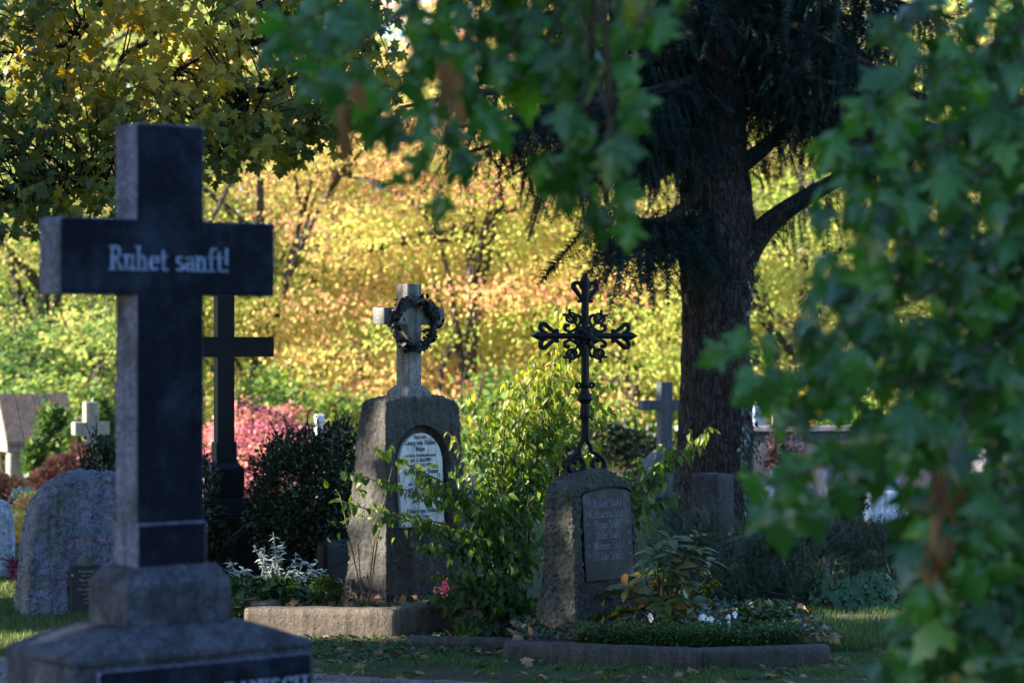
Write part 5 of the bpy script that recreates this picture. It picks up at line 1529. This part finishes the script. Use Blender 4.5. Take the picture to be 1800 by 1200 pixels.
# dark spreading yew and creeper mass on the right
shrub('spreading_yew', 'dark spreading yew hedge right of the iron cross gravestone', 'hedge', [(1300, 1010, 14.0, .36, .35, .24), (1420, 1000, 14.0, .38, .35, .24), (1530, 1010, 14.1, .34, .35, .24), (1230, 1000, 13.6, .22, .3, .25), (1370, 1060, 13.5, .45, .25, .16), (1520, 1070, 13.6, .32, .2, .13), (1200, 960, 14.0, .18, .2, .18), (1610, 1000, 14.2, .2, .3, .25)],
      T_YEW, .13, 6000, M['yew'], spikes=40, spike_len=.22, lo=.5, gap=.35, freq=3, jit=.8)
def creeper():
    b = Vector((PX(1510, 13.1), 13.1, 0))
    root = thing('creeper', 'creeper with broad bluish green leaves hanging over the yew hedge', 'plant', b)
    n = 120
    px = rng.uniform(1430, 1570, n); py = rng.uniform(1000, 1110, n)
    PA = np.array([tuple(P(x, y, 13.15 + .002 * (1110 - y))) for x, y in zip(px, py)])
    T = np.stack([rng.normal(.35, .4, n), rng.normal(-.4, .3, n), rng.normal(-.8, .25, n)], -1)
    N = np.stack([rng.normal(0, .3, n), np.full(n, -.5), np.full(n, .8)], -1)
    leafset(root, T_MAPLE, (PA, T, N, rng.uniform(.05, .10, n), rng.uniform(.0, .35, n)), M['fore_maple'], M['fore_maple_each'], 120)
    mb = MB()
    for i in range(10):
        x = random.uniform(1435, 1565)
        p = catmull([P(x, 1110, 13.15), P(x + random.uniform(-15, 15), 1050, 13.3), P(x + random.uniform(-30, 30), 1000, 13.4)], 4)
        mb.tube(p, np.linspace(.005, .002, len(p)), 4)
    local_part('stems', mb.mesh('stems', True), M['twig'], root, kind='stuff')
creeper()
shrub('heather_bed', 'brown faded heather along the top of the yew hedge', 'plant', [(1420, 935, 15.0, .18, .15, .05), (1500, 935, 15.0, .18, .15, .05), (1580, 940, 15.2, .18, .15, .06)], T_SMALL, .03, 2200, M['brownshrub'], stems=8, spikes=26, spike_len=.10, lo=.2)
def sapling():
    d = 15.2
    b = P(1378, 960, d); b.z = 0
    root = thing('maple_sapling', 'thin maple sapling with brown green leaves before the arched gravestone', 'tree', b)
    top = P(1398, 790, d)
    mb = MB().tube(catmull([b, P(1376, 880, d), P(1388, 830, d), top], 5), np.linspace(.006, .003, 16), 5)
    PA, TA, NA = [], [], []
    for px, py in [(1362, 825), (1372, 818), (1384, 805), (1398, 792), (1408, 800), (1420, 812), (1425, 800), (1395, 812), (1360, 870), (1350, 862), (1372, 868), (1385, 880), (1345, 890), (1370, 895), (1400, 890), (1360, 905), (1380, 910), (1395, 905), (1350, 915), (1385, 925), (1370, 925), (1410, 835)]:
        q = P(px, py, d + random.uniform(-.08, .08)); PA.append(tuple(q))
        TA.append((random.gauss(0, .8), -.3, random.gauss(-.3, .3))); NA.append((random.gauss(0, .3), -.5, .8))
        mb.tube([P(1384, min(940, py + 14), d), q], [.002, .001], 3)
    n = len(PA)
    leafset(root, T_MAPLE, (PA, TA, NA, rng.uniform(.05, .085, n), rng.uniform(.45, .8, n)), M['gold_maple'], M['gold_maple_each'], n)
    local_part('stem', mb.mesh('stem', True), M['twig'], root)
sapling()
HG = 'pink heather plants on the graves'
shrub('heather', 'pink heather beside the wreathed gravestone, under the bush', 'plant', [(790, 1035, 12.62, .035, .04, .06), (850, 1040, 12.5, .03, .04, .05)], T_SMALL, .016, 900, M['heather'], base=(PX(800, 12.6), 12.6, .1), stems=5, lo=.1, group=HG, spikes=12, spike_len=.05)
shrub('heather', 'pink heather at the foot of the pale blue gravestone', 'plant', [(26, 1000, 15.2, .05, .05, .06)], T_SMALL, .02, 500, M['heather'], stems=5, lo=.1, group=HG, spikes=10, spike_len=.07)
shrub('red_shrub', 'dense low red shrub at the left edge beyond the blue gravestone', 'shrub', [(15, 862, 23, .18, .2, .12), (-20, 850, 23, .15, .2, .12)], T_FAR, .05, 1800, M['redshrub'], lo=.3)
shrub('red_shrub', 'loose coral red shrub in front of the small tomb', 'shrub', [(110, 825, 25, .2, .2, .14), (140, 800, 25, .12, .2, .14), (80, 845, 25, .16, .2, .12)], T_FAR, .05, 2200, M['redshrub'], lo=.2)
shrub('climbing_shrub', 'green creeper covering the right side of the small tomb', 'shrub', [(95, 760, 33, .22, .25, .35), (140, 780, 32, .18, .2, .3), (175, 760, 31, .16, .2, .4), (60, 810, 32, .12, .2, .25)], T_FAR, .10, 3600, M['evergreen_light'], lo=.2, spikes=10, spike_len=.4)
shrub('pale_shrub', 'whitish flowering plant left of the boulder gravestone', 'plant', [(40, 870, 20, .1, .1, .05), (60, 880, 19, .1, .1, .06)], T_FAR, .035, 600, M['silver'], lo=.1)
shrub('autumn_shrub', 'yellow and red low plant beside the boulder gravestone', 'plant', [(50, 905, 18.5, .12, .1, .16), (35, 930, 18, .08, .1, .12)], T_FAR, .045, 800, M['orangetree'], lo=.1)
shrub('brown_shrub', 'red brown thin shrub in front of the retaining wall', 'shrub', [(1365, 808, 28, .12, .2, .20), (1392, 822, 28, .14, .2, .18)], T_FAR, .05, 1300, M['brownshrub'], lo=.1, spikes=16, spike_len=.3)
shrub('yellow_shrub', 'bright yellow shrub on the terrace above the retaining wall', 'shrub', [(1420, 722, 34, .19, .2, .2)], T_FAR, .07, 900, M['yellowshrub'], lo=.3)
shrub('terrace_shrub', 'light green shrub on the terrace right of the yellow one', 'shrub', [(1480, 750, 33, .3, .2, .2), (1520, 735, 33, .25, .2, .25)], T_FAR, .08, 1700, M['limetree'], lo=.2)
shrub('green_shrub', 'rounded dark green shrub behind the arched gravestone', 'shrub', [(1490, 885, 21, .16, .15, .16)], T_SMALL, .04, 1200, M['evergreen'], lo=.4)
shrub('green_shrub', 'dull green shrubs behind the leafy bush, left of the grey cross', 'shrub', [(1060, 770, 29, .3, .3, .2), (1120, 790, 29, .3, .3, .25), (960, 800, 30, .4, .3, .3)], T_FAR, .07, 2600, M['evergreen'], lo=.3)

# ------------------------------------------------------------------ maple branches hanging close to the camera
def fore_branch(label, trunk, sprays, stem, n_obj, spacing, smin, smax, extra=None, seed=1, tmean=.40, dx=0, dy=0):
    rr = random.Random(seed)
    b = Vector((trunk[0], trunk[1], 0))
    root = thing('maple_tree', label, 'tree', b)
    tk = MB().tube(catmull([b + Vector((0, 0, -.1)), b + Vector((.05, 0, 1.5)), b + Vector((0, .05, trunk[2])), b + Vector((.1, .1, trunk[2] + 2.5))], 5), np.linspace(.17, .06, 16), 10)
    local_part('trunk', tk.mesh('trunk', True), M['bark_far'], root)
    jn = b + Vector((0, .05, trunk[2]))
    mb = MB()
    mb.tube(catmull([jn, jn.lerp(P(*stem[0]), .5) + Vector((0, 0, .15)), P(*stem[0])], 5), np.linspace(.05, .022, 11), 8)
    sp = catmull([P(*s) for s in stem], 8)
    mb.tube(sp, np.linspace(.022, .006, len(sp)), 8)
    PA, TA, NA, SA, TT = [], [], [], [], []
    for s in sprays:
        p = catmull([P(q[0] + dx, q[1] + dy, q[2] * 1.16) for q in s], 10)
        near = min(sp, key=lambda q: (q - p[0]).length)
        mb.tube(catmull([near, near.lerp(p[0], .5) + Vector((0, 0, .02)), p[0]], 4), np.linspace(.009, .006, 9), 6)
        mb.tube(p, np.linspace(.0062, .0018, len(p)), 6)
        L = sum((p[i + 1] - p[i]).length for i in range(len(p) - 1))
        n = max(3, int(L / spacing))
        for k in range(n + 1):
            u = (k + rr.uniform(-.3, .3)) / n; u = min(1, max(0, u))
            f = u * (len(p) - 1); i = min(len(p) - 2, int(f))
            q = p[i].lerp(p[i + 1], f - i); tan = (p[i + 1] - p[i]).normalized()
            for sd in ((-1, 1) if k < n else (-1, 0, 1)):
                side = tan.cross(Vector((0, -1, .2))).normalized() * sd
                pet = (side * rr.uniform(.5, 1) + tan * rr.uniform(.0, .8) + Vector((rr.gauss(0, .3), rr.gauss(-.2, .5), rr.uniform(-.7, .2)))) * rr.uniform(.025, .065)
                o = q + pet
                mb.tube([q, o], [.0016, .0012], 4, False)
                PA.append(tuple(o))
                TA.append(tuple(pet.normalized() * .55 + Vector((rr.gauss(-.12, .35), rr.gauss(-.15, .35), -.85 + rr.gauss(0, .25)))))
                NA.append((rr.gauss(-.1, .5), -.50 + rr.gauss(0, .45), .75 + rr.gauss(0, .3)))
                SA.append(rr.uniform(smin, smax))
                TT.append(min(1, max(0, rr.gauss(tmean, .24))))
    leafset(root, T_FORE, (PA, TA, NA, SA, TT), M['fore_maple'], M['fore_maple_each'], n_obj)
    local_part('twigs', mb.mesh('twigs', True), M['twig'], root)
    if extra: extra(root)
    return root

SP = [((1850, -60, 4.2), (1700, 10, 4.1), (1575, 40, 4.0)), ((1850, 10, 4.1), (1690, 90, 4.0), (1545, 170, 3.9)), ((1850, 60, 4.3), (1660, 170, 4.1), (1480, 255, 3.9)), ((1850, 130, 4.2), (1640, 250, 4.0), (1440, 340, 3.85)),
      ((1860, 200, 4.0), (1690, 310, 3.9), (1520, 390, 3.8)), ((1850, 270, 4.3), (1650, 390, 4.1), (1450, 470, 4.0)), ((1850, 320, 4.1), (1640, 450, 3.9), (1420, 560, 3.8)), ((1850, 380, 4.0), (1600, 520, 3.85), (1290, 640, 3.7)),
      ((1850, 440, 4.2), (1620, 580, 4.0), (1350, 680, 3.85)), ((1850, 510, 4.1), (1690, 620, 3.9), (1480, 690, 3.8)), ((1850, 590, 4.0), (1720, 680, 3.9), (1590, 740, 3.8)), ((1860, 610, 4.2), (1640, 740, 4.0), (1330, 850, 3.75)),
      ((1860, 760, 4.1), (1720, 850, 3.9), (1600, 925, 3.8)), ((1860, 780, 3.9), (1740, 880, 3.8), (1610, 960, 3.7)), ((1860, 850, 4.0), (1770, 950, 3.8), (1620, 1030, 3.7)), ((1860, 940, 4.0), (1790, 1040, 3.8), (1700, 1110, 3.7)),
      ((1870, 1040, 3.9), (1810, 1110, 3.8), (1730, 1180, 3.7)), ((1870, 1000, 4.2), (1830, 1120, 4.1), (1790, 1190, 4.0)), ((1840, 620, 4.5), (1760, 720, 4.5), (1690, 700, 4.5))]
SP += [((1850, 1000, 4.0), (1740, 1080, 3.9), (1590, 1140, 3.8)), ((1860, 1080, 4.0), (1760, 1130, 3.9), (1610, 1190, 3.8)), ((1850, 900, 4.0), (1730, 970, 3.9), (1600, 1080, 3.8)), ((1860, 1120, 4.1), (1800, 1160, 4.1), (1720, 1210, 4.0))]
SP += [((1880, y, 4.9), (1800, y + 60, 4.8), (1640, y + 130, 4.8)) for y in range(-60, 600, 85)] + [((1880, y, 5.2), (1820, y + 50, 5.2), (1740, y + 110, 5.1)) for y in range(-40, 1000, 85)]
def withered(root):
    rr = random.Random(9)
    PA, TA, NA, SA, TT = [], [], [], [], []
    for k in range(18):
        y = rr.uniform(815, 1020); x = 1668 - (y - 800) * .16 + rr.gauss(0, 11)
        PA.append(tuple(P(x, y, 4.0 + rr.uniform(-.06, .06)))); TA.append((rr.gauss(-.08, .16), rr.gauss(0, .2), -1)); NA.append((rr.gauss(0, .8), -.8, .3)); SA.append(rr.uniform(.045, .085)); TT.append(.0 + .85 * rr.random() * min(1, max(.1, (y - 800) / 120)))
    leafset(root, [ovate_template(.13, 1.0, .4, 4), ovate_template(.10, .8, -.5, 4), ovate_template(.14, 1.3, .3, 4)], (PA, TA, NA, SA, TT), M['withered'], M['withered_each'], 60, 'withered_leaf')
    local_part('dead_twig', MB().tube(catmull([P(1690, 770, 4.1), P(1680, 790, 4.05), P(1668, 830, 4.0), P(1645, 980, 4.0)], 6), np.linspace(.005, .002, 19), 6).mesh('dead_twig', True), M['twig'], root)
fore_branch('green maple whose branches hang close by at the right, with one withered brown spray', (3.1, 4.9, 3.0), SP, [(1960, -260, 4.6), (1900, 0, 4.5), (1870, 400, 4.4), (1880, 800, 4.2), (1880, 1060, 4.1)], 300, .050, .052, .094, withered, 3, dx=24)
SP2 = [((800, -80, 4.2), (640, 0, 4.1), (500, 80, 4.0)), ((820, -60, 4.1), (690, 60, 4.0), (580, 130, 3.9)), ((850, -60, 4.2), (760, 100, 4.1), (670, 215, 4.0)), ((850, -40, 4.1), (800, 170, 4.0), (765, 330, 3.9)), ((900, -60, 4.2), (860, 80, 4.1), (810, 210, 4.0)),
       ((950, -60, 4.2), (930, 50, 4.1), (880, 130, 4.0)), ((1000, -80, 4.2), (980, 40, 4.1), (955, 120, 4.0)), ((1100, -60, 4.2), (1060, 40, 4.1), (980, 100, 4.0)), ((1180, -60, 4.2), (1150, 10, 4.1), (1110, 90, 4.0)), ((1000, -40, 4.0), (1040, 130, 3.95), (1075, 250, 3.9)), ((1075, 230, 3.9), (1065, 300, 3.9), (1060, 370, 3.88)), ((1040, 130, 3.95), (1020, 240, 3.95), (995, 310, 3.95)), ((700, -80, 4.3), (640, -20, 4.3), (560, 30, 4.2))]
def withered2(root):
    rr = random.Random(4)
    PA = [tuple(P(x + rr.gauss(0, 6), y + rr.gauss(0, 10), d)) for x, y, d in [(612, 200, 4), (618, 180, 4), (606, 225, 4), (615, 150, 4), (800, 130, 4), (792, 150, 4), (808, 165, 4), (602, 160, 4), (785, 120, 4)]]
    n = len(PA)
    leafset(root, [ovate_template(.26, 1.0, .3, 4)], (PA, [(rr.gauss(0, .2), 0, -1) for _ in PA], [(rr.gauss(0, .8), -.8, .3) for _ in PA], rng.uniform(.04, .06, n), rng.uniform(.3, .8, n)), M['withered'], M['withered_each'], n, 'withered_leaf')
fore_branch('green maple reaching in from above, its leafy fringe hanging before the iron cross', (3.0, 6.6, 3.6), SP2, [(1500, -420, 4.6), (1200, -200, 4.4), (900, -110, 4.3), (640, -90, 4.3)], 280, .066, .052, .090, withered2, 6, dy=-24)
